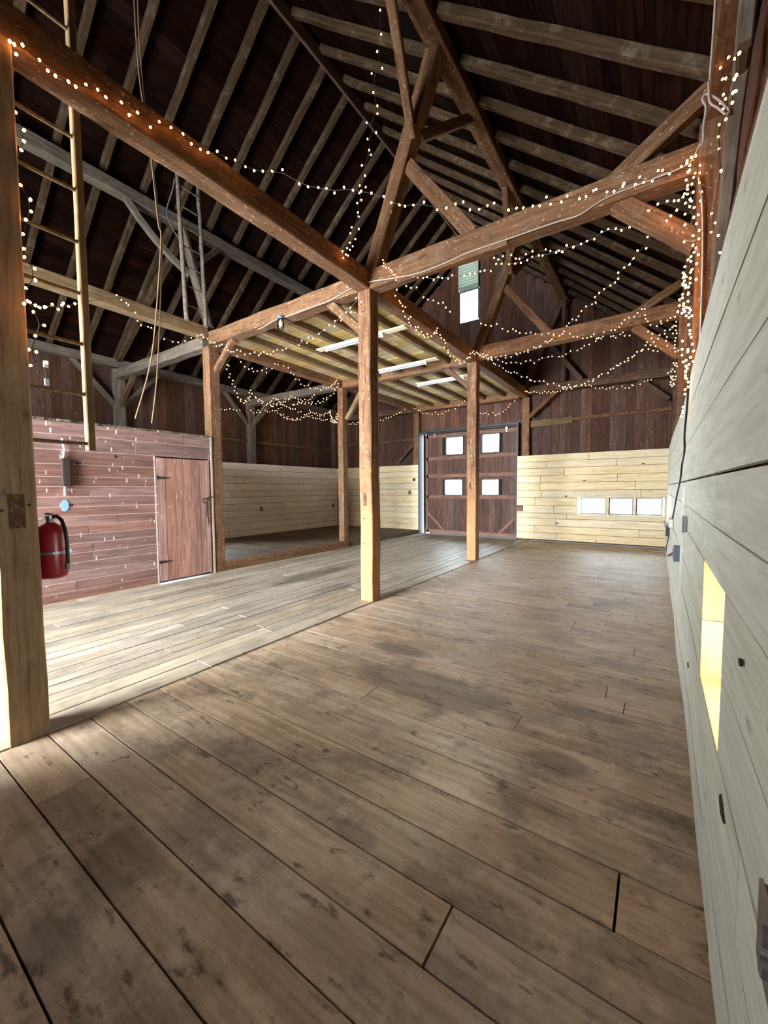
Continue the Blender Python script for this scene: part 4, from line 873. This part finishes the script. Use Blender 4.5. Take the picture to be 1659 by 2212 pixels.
# bulb positions in centimetres, one list per run
STRINGS = [
('fairy lights stapled under the long beam, then sagging free across to the right wall post', 0.009, [[(-327,87,429),(-327,89,429),(-327,93,432),(-327,101,430),(-327,105,427),(-327,109,427),(-327,116,429),(-327,120,429),(-327,126,435),(-327,133,437),(-327,138,436),(-327,148,440),(-327,153,435),(-327,159,441),(-327,168,437),(-327,175,446),(-327,184,448),(-327,194,450),(-327,201,447),(-327,209,448),(-327,216,450),(-327,225,457),(-327,234,457)],[(-328,244,462),(-320,249,456),(-313,253,452),(-306,257,451),(-298,261,450),(-290,266,451),(-277,274,438),(-270,278,435),(-262,283,434),(-255,286,432),(-249,290,428),(-241,294,432),(-234,298,429),(-228,302,428),(-220,307,426),(-210,312,422),(-204,315,416),(-198,319,414),(-194,322,413),(-187,325,413),(-179,330,415),(-169,336,408),(-162,340,409),(-155,344,412),(-149,347,413),(-144,350,406),(-137,354,406),(-131,358,409),(-126,361,411),(-115,367,404),(-109,370,405),(-104,373,405),(-97,377,406),(-92,380,406),(-87,383,413),(-84,385,407),(-76,389,408),(-72,392,413),(-63,397,410),(-58,399,411),(-53,403,416),(-51,404,417),(-43,408,414),(-38,411,414),(-32,415,418),(-31,415,420),(-23,420,419),(-20,422,425),(-17,423,420),(-11,427,421),(-7,429,429),(-4,431,429),(1,434,426),(9,438,431),(13,440,435)]]),
('fairy lights hanging steeply from the roof to the end of the long beam', 0.009, [[(-260,382,674),(-259,382,649),(-265,383,636),(-258,382,614),(-274,385,620),(-272,385,599),(-266,384,581),(-266,384,573),(-283,387,574),(-268,384,554),(-282,387,556),(-280,387,543),(-277,386,536),(-292,389,533),(-287,388,519),(-296,390,513),(-286,388,506),(-298,391,506),(-294,390,496),(-301,391,496),(-300,391,485),(-299,391,480),(-312,394,474),(-299,391,466),(-314,394,468),(-305,392,457),(-316,395,458),(-310,393,451),(-321,396,454),(-315,394,449),(-330,398,454),(-323,396,447),(-334,399,453),(-319,395,444),(-328,397,445)]]),
('fairy lights hanging down beside the near left post to a loose white plug', 0.009, [[(-332,91,428),(-337,89,422),(-337,89,415),(-337,89,408),(-338,88,403),(-335,90,395),(-329,92,383),(-330,92,377),(-332,91,372),(-337,89,367),(-338,88,360),(-333,90,351),(-328,93,342),(-328,93,335),(-331,91,330),(-334,90,322),(-334,90,313),(-334,90,308),(-327,93,300),(-327,93,293),(-334,90,289),(-337,89,287),(-332,91,280),(-330,92,274),(-323,95,265),(-329,92,259),(-335,90,251),(-329,92,249),(-334,90,241),(-323,95,242)]]),
('fairy lights sagging behind the ladder, then along the beam above the red partition', 0.009, [[(-309,82,270),(-317,86,275),(-326,92,277),(-333,96,279),(-341,101,283),(-346,103,285),(-356,110,292),(-368,117,294),(-379,123,302),(-382,125,305),(-396,133,309),(-412,143,319)],[(-674,287,452),(-678,295,449),(-681,303,448),(-683,307,447)],[(-695,322,444),(-695,325,432),(-695,330,427),(-695,341,428),(-695,346,428),(-696,367,416),(-696,381,416),(-696,391,418),(-697,404,424),(-697,416,433),(-697,427,440),(-698,434,444),(-698,440,442)]]),
('fairy lights sagging below the notched tie beam from red door post to middle post', 0.009, [[(-721,442,448),(-704,442,448),(-688,442,437),(-680,442,431),(-667,442,426),(-662,442,419),(-652,442,418),(-646,442,419),(-632,442,412),(-629,442,405),(-621,442,401),(-614,442,400),(-603,442,401),(-594,442,397),(-583,442,389),(-569,442,388),(-557,442,388),(-547,442,381),(-542,442,383),(-534,442,384),(-526,442,379),(-518,442,377),(-511,442,380),(-502,442,381),(-490,442,378),(-482,442,379),(-454,442,378),(-448,442,384),(-437,442,378),(-434,442,385),(-425,442,382),(-413,442,386),(-402,442,389),(-393,442,394),(-383,442,390),(-382,442,397),(-373,442,400),(-371,442,395),(-362,442,404),(-353,442,402),(-354,442,408),(-344,442,418),(-335,442,411),(-350,442,435),(-359,442,437),(-367,442,450)]]),
('upper fairy light swag between the two posts along the edge of the raised floor', 0.009, [[(-700,513,427),(-700,521,418),(-700,530,411),(-700,540,408),(-700,548,412),(-700,551,406),(-700,561,409),(-701,574,414),(-701,586,412),(-701,586,421),(-701,601,424),(-701,609,436),(-701,618,437),(-701,634,438),(-701,648,437),(-701,656,428),(-701,664,426),(-701,670,416),(-701,682,418),(-701,686,408),(-701,697,407),(-701,711,411),(-701,717,405),(-701,734,408),(-701,743,410),(-702,755,409),(-702,765,417),(-702,775,417),(-702,783,421),(-702,793,425),(-702,798,430),(-702,806,434),(-702,815,445),(-702,822,438),(-702,810,439),(-702,817,428)]]),
('deep narrow loop of fairy lights hanging below the left end of the loft', 0.009, [[(-733,510,431),(-734,509,424),(-732,512,416),(-730,514,414),(-733,511,407),(-729,516,398),(-730,514,391),(-726,520,385),(-727,519,378),(-724,523,373),(-725,522,365),(-722,526,360),(-721,527,352),(-718,532,348),(-718,531,344),(-715,537,341),(-712,540,344),(-713,539,346),(-709,546,348),(-710,544,352),(-708,547,355),(-705,550,361),(-707,548,368),(-709,546,363)],[(-779,617,377),(-778,618,374),(-777,623,368),(-776,625,372),(-775,630,370),(-773,634,368),(-774,632,364),(-771,642,361),(-770,645,365),(-768,650,368),(-768,651,363),(-767,653,360),(-766,657,360)],[(-802,690,376),(-799,697,374),(-799,699,378),(-796,706,377),(-794,713,377),(-793,718,375),(-791,723,373),(-789,730,372),(-788,733,369),(-786,739,369),(-784,746,370),(-782,754,363),(-779,761,365)]]),
('crossing fairy light swag hanging to the left of the slender far post', 0.009, [[(-788,672,378),(-786,676,385),(-783,682,384),(-781,686,383),(-780,689,378),(-778,693,377),(-776,699,379),(-773,703,380),(-774,703,387),(-770,710,386),(-769,713,389),(-768,715,395),(-766,720,393),(-763,726,392),(-760,734,390),(-760,734,384),(-757,740,389),(-755,744,386),(-756,741,381),(-753,750,380),(-752,752,385),(-748,759,383),(-749,757,390),(-753,750,391),(-747,763,393),(-745,768,399),(-742,773,405)],[(-797,750,383),(-796,754,384),(-794,764,387),(-793,769,392)],[(-749,772,388),(-750,770,382),(-743,780,384),(-740,785,391),(-737,789,387),(-733,795,391),(-732,797,399),(-727,804,397),(-727,804,402),(-721,813,408),(-716,821,414),(-715,823,424),(-711,829,431)]]),
('long low fairy light garland along the dark left wall above the pale boards', 0.009, [[(-1060,717,397),(-1060,728,397),(-1060,735,399),(-1060,746,403),(-1060,758,403),(-1060,769,402),(-1060,781,405)],[(-1052,815,408),(-1052,825,402),(-1051,836,405),(-1051,842,413),(-1050,848,407),(-1049,860,409),(-1049,868,417),(-1048,876,413),(-1048,886,414),(-1047,895,420),(-1046,905,420),(-1046,913,422),(-1046,917,415),(-1045,919,429),(-1045,931,434)],[(-1021,905,406),(-1019,908,402),(-1017,915,406),(-1016,917,397),(-1013,925,396),(-1011,929,401),(-1012,928,393),(-1009,935,394),(-1006,943,396),(-1006,943,392),(-1004,948,391),(-1001,955,392),(-1000,958,399),(-999,960,396),(-996,969,395),(-994,973,404),(-991,981,404),(-990,983,413),(-987,991,415),(-988,988,409),(-986,995,409),(-983,1000,409),(-984,998,419),(-983,1001,429),(-982,1004,423)],[(-977,1010,423),(-975,1015,420),(-973,1022,422),(-972,1027,415),(-969,1036,414),(-969,1036,420),(-967,1043,418),(-964,1051,416),(-964,1052,422),(-962,1058,426),(-960,1065,426),(-958,1070,430),(-956,1075,437)],[(-978,1006,412),(-977,1010,405),(-974,1018,404),(-972,1025,404),(-969,1034,405),(-968,1040,401),(-965,1048,401),(-962,1057,403),(-960,1063,405)]]),
('bunched knot of fairy lights beside the slender far post', 0.009, [[(-731,819,368),(-730,820,364),(-730,820,359),(-728,822,356),(-727,823,352),(-729,821,349),(-729,821,343),(-726,824,347),(-726,824,342),(-723,827,346),(-724,826,340),(-721,829,344),(-722,828,339),(-719,831,351),(-720,830,342),(-717,833,349),(-718,832,340),(-719,831,355),(-716,834,357),(-717,833,363)]]),
('fairy light garland drooping along the top of the far barn door wall', 0.009, [[(-995,1225,413),(-984,1225,412),(-976,1225,418),(-969,1225,411),(-959,1225,409),(-952,1225,415),(-941,1225,414)],[(-846,1225,413),(-835,1225,410),(-823,1225,418),(-811,1225,418),(-800,1225,420),(-788,1225,424),(-777,1225,427),(-765,1225,431),(-757,1225,432),(-743,1225,440)],[(-730,1225,449),(-716,1225,443),(-703,1225,437),(-687,1225,430),(-679,1225,426),(-672,1225,419),(-659,1225,417),(-651,1225,415),(-636,1225,411),(-623,1225,416),(-613,1225,408),(-599,1225,409),(-584,1225,414),(-575,1225,417),(-551,1225,419),(-539,1225,428),(-528,1225,433),(-519,1225,440),(-510,1225,447)],[(-467,1225,396),(-458,1225,393),(-450,1225,394),(-441,1225,389),(-426,1225,393),(-420,1225,384),(-416,1225,385),(-408,1225,388),(-395,1225,392),(-387,1225,397),(-379,1225,404),(-375,1225,412),(-361,1225,420)]]),
('short fairy light run over the front face of the tie beam at the middle post', 0.008, [[(-305,450,459),(-304,450,455),(-304,450,451),(-300,450,448),(-296,450,446),(-293,450,443),(-291,450,440),(-287,450,435),(-284,450,431),(-285,450,428)]]),
('fairy light swags below the loft edge beam, from the middle post to the next', 0.009, [[(-320,491,453),(-320,498,449),(-320,507,448),(-320,503,438),(-320,514,435),(-320,517,433),(-320,523,431),(-320,531,432),(-320,525,424),(-320,530,418),(-320,540,418),(-320,546,423),(-320,542,413),(-320,546,410),(-320,561,413),(-320,563,409),(-320,569,415),(-320,573,405),(-320,580,411),(-320,587,408),(-320,591,406),(-320,600,414),(-320,603,410),(-320,614,415),(-320,624,422),(-320,627,425),(-320,637,435),(-320,633,430),(-320,634,426),(-320,647,427),(-320,652,423),(-320,663,423),(-320,668,419),(-320,663,410),(-320,679,409),(-320,679,405),(-320,688,402),(-320,702,404),(-320,711,399),(-320,720,404),(-320,730,404),(-320,733,400),(-320,752,408),(-320,765,417),(-320,772,421),(-320,782,424),(-320,782,431),(-320,793,436),(-320,800,441),(-320,807,437)]]),
('fairy lights passing just below the bright gable window, then climbing to the right wall post', 0.009, [[(-298,485,442),(-295,492,440),(-292,500,440),(-288,509,443),(-284,521,433),(-281,529,432),(-277,538,433),(-273,546,431),(-270,556,435),(-268,561,429),(-265,569,425),(-251,602,422),(-247,613,424),(-242,624,428),(-240,630,422),(-236,640,422),(-231,652,423),(-226,664,429),(-221,678,425),(-216,690,423),(-211,703,430),(-208,709,428),(-204,719,427),(-198,735,430),(-193,747,434),(-188,759,434),(-181,777,437),(-174,796,443),(-168,811,443),(-161,827,446)],[(-184,888,469),(-164,840,450),(-153,813,443),(-149,803,444),(-141,784,445),(-135,770,444),(-126,748,441),(-116,723,429),(-111,712,430),(-105,697,431),(-95,673,427),(-84,648,418),(-77,630,412),(-79,636,422),(-72,619,419),(-64,599,414),(-55,577,407),(-49,563,403),(-45,555,403),(-45,553,409),(-38,538,406),(-32,523,401),(-28,512,401),(-24,504,404),(-16,484,394),(-15,481,403)],[(0,455,399),(3,451,400),(7,445,400)]]),
('lower of two fairy light strings crossing the pale louvre towards the right wall post', 0.009, [[(-284,456,434),(-278,458,432),(-273,459,430),(-265,461,434),(-260,462,429),(-253,464,427),(-248,465,427),(-240,467,422),(-234,468,424),(-229,469,422),(-222,471,420),(-217,472,423),(-203,476,420),(-196,477,420),(-190,479,420),(-184,480,421),(-179,481,421),(-172,483,419),(-166,484,426),(-160,486,425),(-152,488,423),(-145,489,422),(-139,491,422),(-132,492,423),(-127,494,426),(-120,495,426),(-116,496,425)],[(-101,494,423),(-98,493,423),(-94,492,420),(-90,491,425),(-83,490,420),(-75,488,420),(-69,486,420),(-62,485,419),(-55,483,423),(-49,482,423),(-42,480,420),(-37,479,416),(-30,478,416)],[(-14,459,415),(-7,453,415),(0,448,412),(5,444,408),(8,442,406),(11,439,406),(12,439,408),(14,437,406)]]),
('upper short fairy light string beside the louvre, just under the tie beam with the cable', 0.009, [[(-251,472,439),(-238,476,437),(-186,493,446),(-180,495,448),(-173,497,441),(-168,498,438),(-163,500,441),(-154,503,441),(-149,505,436),(-145,506,435),(-138,508,439),(-131,510,441),(-117,515,441),(-112,516,438),(-106,518,435),(-100,520,435),(-95,521,441),(-88,524,439)]]),
('fairy lights wound tight along the underside of the second tie beam', 0.009, [[(-320,825,443),(-317,825,439),(-309,825,440),(-311,825,435),(-304,825,436),(-301,825,430),(-292,825,431),(-292,825,426)],[(-282,825,428),(-271,825,428),(-262,825,428),(-262,825,423),(-251,825,423),(-241,825,428),(-239,825,425),(-233,825,427),(-225,825,428),(-218,825,430),(-218,825,426),(-207,825,433),(-203,825,431),(-197,825,432),(-194,825,433),(-186,825,440),(-182,825,437),(-177,825,439),(-174,825,441),(-171,825,450)],[(-153,825,452),(-143,825,445),(-137,825,438),(-130,825,436),(-121,825,432),(-114,825,431),(-107,825,432),(-103,825,435),(-98,825,426),(-95,825,427),(-87,825,435),(-76,825,436),(-70,825,435),(-64,825,439),(-60,825,444),(-56,825,449),(-49,825,451),(-42,825,451),(-37,825,456),(-31,825,461),(-27,825,460)]]),
('fairy lights hanging a little below the second tie beam', 0.009, [[(-307,849,434),(-300,850,437),(-287,852,431),(-277,853,425),(-270,854,421),(-260,855,421),(-250,857,420),(-241,858,416),(-231,859,420),(-222,860,420),(-215,861,413),(-206,863,419),(-200,863,421),(-189,865,422),(-182,866,422),(-169,867,419),(-163,868,419),(-157,869,422),(-149,870,427),(-137,872,426),(-130,873,429),(-125,873,433),(-117,874,434),(-106,876,438),(-105,876,443),(-97,877,442),(-94,877,445),(-85,879,448),(-81,879,443),(-77,880,443),(-73,880,439),(-66,881,444),(-62,882,447),(-59,882,440),(-51,883,439),(-44,884,444)]]),
('small fairy light loop at the brace of the second tie beam', 0.009, [[(-26,820,448),(-25,820,442),(-22,820,437),(-18,820,430),(-9,820,426),(-3,820,429),(-4,820,433),(5,820,432),(9,820,435),(15,820,435)]]),
('fairy lights dipping low from the second tie beam post and rising to the right wall', 0.009, [[(-339,831,450),(-333,831,453),(-326,831,448),(-316,830,441),(-309,830,435),(-302,830,438),(-299,830,431),(-291,829,425),(-288,829,418),(-284,829,415),(-276,829,411),(-268,829,405),(-262,828,398),(-257,828,395),(-252,828,392),(-245,828,393),(-240,828,390),(-231,828,381),(-220,827,379),(-214,827,372),(-212,827,371),(-205,827,368),(-196,826,367),(-188,826,366),(-181,826,359),(-170,826,359),(-160,825,353),(-153,825,349),(-149,825,349),(-143,825,352),(-140,825,346),(-133,824,347),(-130,824,348),(-121,824,348),(-116,824,350),(-110,824,353),(-103,824,352),(-102,824,355),(-94,823,358),(-93,823,360),(-89,823,362),(-79,823,362),(-75,823,368),(-71,823,369),(-66,822,373),(-63,822,372),(-60,822,375),(-54,822,377),(-49,822,382),(-49,822,378),(-43,822,383),(-40,822,385),(-36,821,390),(-29,821,391)],[(-30,820,390),(-28,820,392),(-24,820,398),(-22,820,403),(-16,820,408),(-15,820,415),(-21,820,420),(-5,820,411),(-7,820,405),(-13,820,401),(-10,820,394),(-17,820,397),(-20,820,391),(-13,820,387),(-7,820,385)]]),
('fairy lights sagging in front of the far tie beam, right of the barn door', 0.009, [[(-334,1220,442),(-328,1220,443),(-324,1220,441),(-318,1220,437),(-312,1220,437),(-304,1220,438),(-296,1220,435),(-288,1220,431),(-281,1220,431),(-275,1220,434),(-269,1220,429),(-264,1220,432),(-258,1220,428),(-253,1220,431),(-247,1220,428),(-240,1220,429),(-233,1220,430),(-225,1220,433),(-227,1220,437),(-218,1220,432),(-215,1220,435),(-204,1220,431),(-209,1220,438)],[(-180,1220,437),(-170,1220,436),(-161,1220,436),(-156,1220,432),(-146,1220,425),(-136,1220,423),(-129,1220,424),(-120,1220,419),(-112,1220,420),(-105,1220,422),(-96,1220,416),(-85,1220,421),(-77,1220,415),(-69,1220,414),(-63,1220,421),(-60,1220,419),(-45,1220,420),(-36,1220,426),(-29,1220,427),(-22,1220,427)]]),
('dense fairy lights down the nearest right wall post, upper part around the tie beam end', 0.009, [[(19,444,439),(16,444,439),(13,444,436),(15,444,433),(15,444,429),(14,444,428),(13,444,422),(17,444,417),(14,444,417),(14,444,414),(18,444,410),(16,444,405),(17,444,403),(13,444,403),(16,444,399),(19,444,397),(13,444,394),(22,444,390),(19,444,389),(13,444,385),(21,444,383),(23,444,377),(19,444,374),(23,444,370),(13,444,371),(19,444,366),(21,444,363),(20,444,360),(23,444,357),(18,444,357),(16,444,355),(18,444,353),(22,444,350),(14,444,350),(19,444,346),(18,444,344)]]),
('dense fairy lights down the nearest right wall post, thickest middle part', 0.009, [[(13,444,345),(14,444,343),(15,444,341),(13,444,341),(18,444,339),(22,444,337),(14,444,338),(18,444,335),(13,444,336),(14,444,334)],[(13,444,335),(15,444,334),(17,444,332),(15,444,332),(17,444,327),(17,444,326),(13,444,327),(13,444,324),(11,444,323),(17,444,320),(14,444,319),(11,444,318),(14,444,317),(16,444,315),(14,444,314),(18,444,314),(19,444,312),(15,444,312),(10,444,313),(13,444,311),(16,444,308),(18,444,310),(20,444,307),(18,444,306),(18,444,300),(19,444,295),(19,444,292),(20,444,289),(21,444,283),(22,444,277),(18,444,279),(18,444,277),(20,444,272),(22,444,268)]]),
('dense fairy lights down the nearest right wall post, lowest part meeting the pale boards', 0.009, [[(14,444,287),(14,444,280),(14,444,275),(17,444,270),(15,444,269),(19,444,266),(17,444,265),(18,444,263),(17,444,261),(17,444,260),(17,444,257),(17,444,255),(18,444,254),(19,444,251),(19,444,247),(17,444,245),(17,444,241),(16,444,230),(16,444,227),(16,444,225),(15,444,222)]]),
('bunched fairy lights hanging at the second right wall post, between tie and brace', 0.009, [[(17,825,429),(17,825,422),(14,825,423),(12,825,421),(9,825,418),(2,825,418),(17,825,415),(2,825,413),(13,825,411),(18,825,410),(5,825,407),(4,825,401),(6,825,393),(17,825,403),(16,825,398),(16,825,392),(16,825,387),(17,825,381),(21,825,382)],[(15,825,363),(19,825,362),(17,825,359),(20,825,357),(14,825,353),(12,825,350),(17,825,349),(8,825,348),(12,825,342),(15,825,342),(19,825,341),(13,825,339),(18,825,336),(15,825,336),(12,825,333),(16,825,330),(12,825,329),(17,825,328),(14,825,326)]]),
('loosely coiled fairy lights above the near right wall, by the white cable loop', 0.0075, [[(30,298,392),(30,350,433),(30,317,405),(30,401,468),(30,383,446),(30,361,429),(30,316,393),(30,307,388),(30,373,428),(30,319,388),(30,306,379),(30,358,414),(30,391,436),(30,321,384),(30,372,418),(30,352,397),(30,395,424),(30,397,417),(30,390,404),(30,371,377)],[(30,370,376),(30,431,381),(30,399,357),(30,430,366),(30,373,335),(30,357,316)]]),
('short fairy light run from the tie beam to the top of the right wall post', 0.0075, [[(22,444,430),(19,444,425),(22,444,424),(18,444,422),(22,444,416),(24,444,408),(23,444,401)]]),
]

BM = {}
for label, r, segs in STRINGS:
    pts = [[Vector((a/100, b/100, c/100)) for a, b, c in s] for s in segs]
    o0 = pts[0][0]; root = tag(empty('fairy_light_string', o0), label, 'string lights', 'warm fairy light strings')
    g = G()
    flat = [p for s in pts for p in s]
    sm = []
    for i, p in enumerate(flat):
        a, b = flat[max(0, i-1)], flat[min(len(flat)-1, i+1)]
        sm.append((a+b+p*2)/4)
    for key, a_, b_ in (('deep narrow loop', (-7.17, 4.765, 4.28), None), ('bunched knot', (-7.15, 8.432, 3.75), None), ('loft edge beam', (-3.32, 4.9, 4.335), (-3.33, 8.4, 4.36))):
        if key in label:     # tied to the timber
            if a_: sm.insert(0, Vector(a_))
            if b_: sm.append(Vector(b_))
    if 'loose white plug' in label: sm += [Vector((-3.25, .95, 2.36)), Vector((-3.25, .95, 2.28))]
    run = [sm[0]]
    for i in range(1, len(sm)):
        if (sm[i]-sm[i-1]).length > 1.9: g.tube([p-o0 for p in run], .0028, 5) if len(run) > 1 else None; run = []
        run.append(sm[i])
    if len(run) > 1: g.tube([p-o0 for p in run], .0028, 5)
    for p in flat:
        q = min(sm, key=lambda t: (t-p).length)
        if (p-q).length > .012: g.tube([q-o0, p-o0], .002, 4, caps=False)
    g.build('wire', M['wire'], root)
    if r not in BM: BM[r] = bulb_mesh(r)
    for p in flat[:100]:
        b = bpy.data.objects.new('bulb', BM[r]); COL.objects.link(b); b.parent = root; b.location = p-o0
        b.rotation_euler = (random.uniform(-.8, .8), random.uniform(-.8, .8), 0)
    if 'loose white plug' in label:
        g = G(); g.box(-.012, .012, -.01, .01, -.02, .02); o = g.build('plug', M['white'], root); o.location = Vector((-3.24, .95, 2.30))-o0
        g = G(); g.box(-.012, .012, -.01, .01, -.025, .012); o = g.build('plug', M['white'], root); o.location = Vector((-3.24, .95, 2.42))-o0
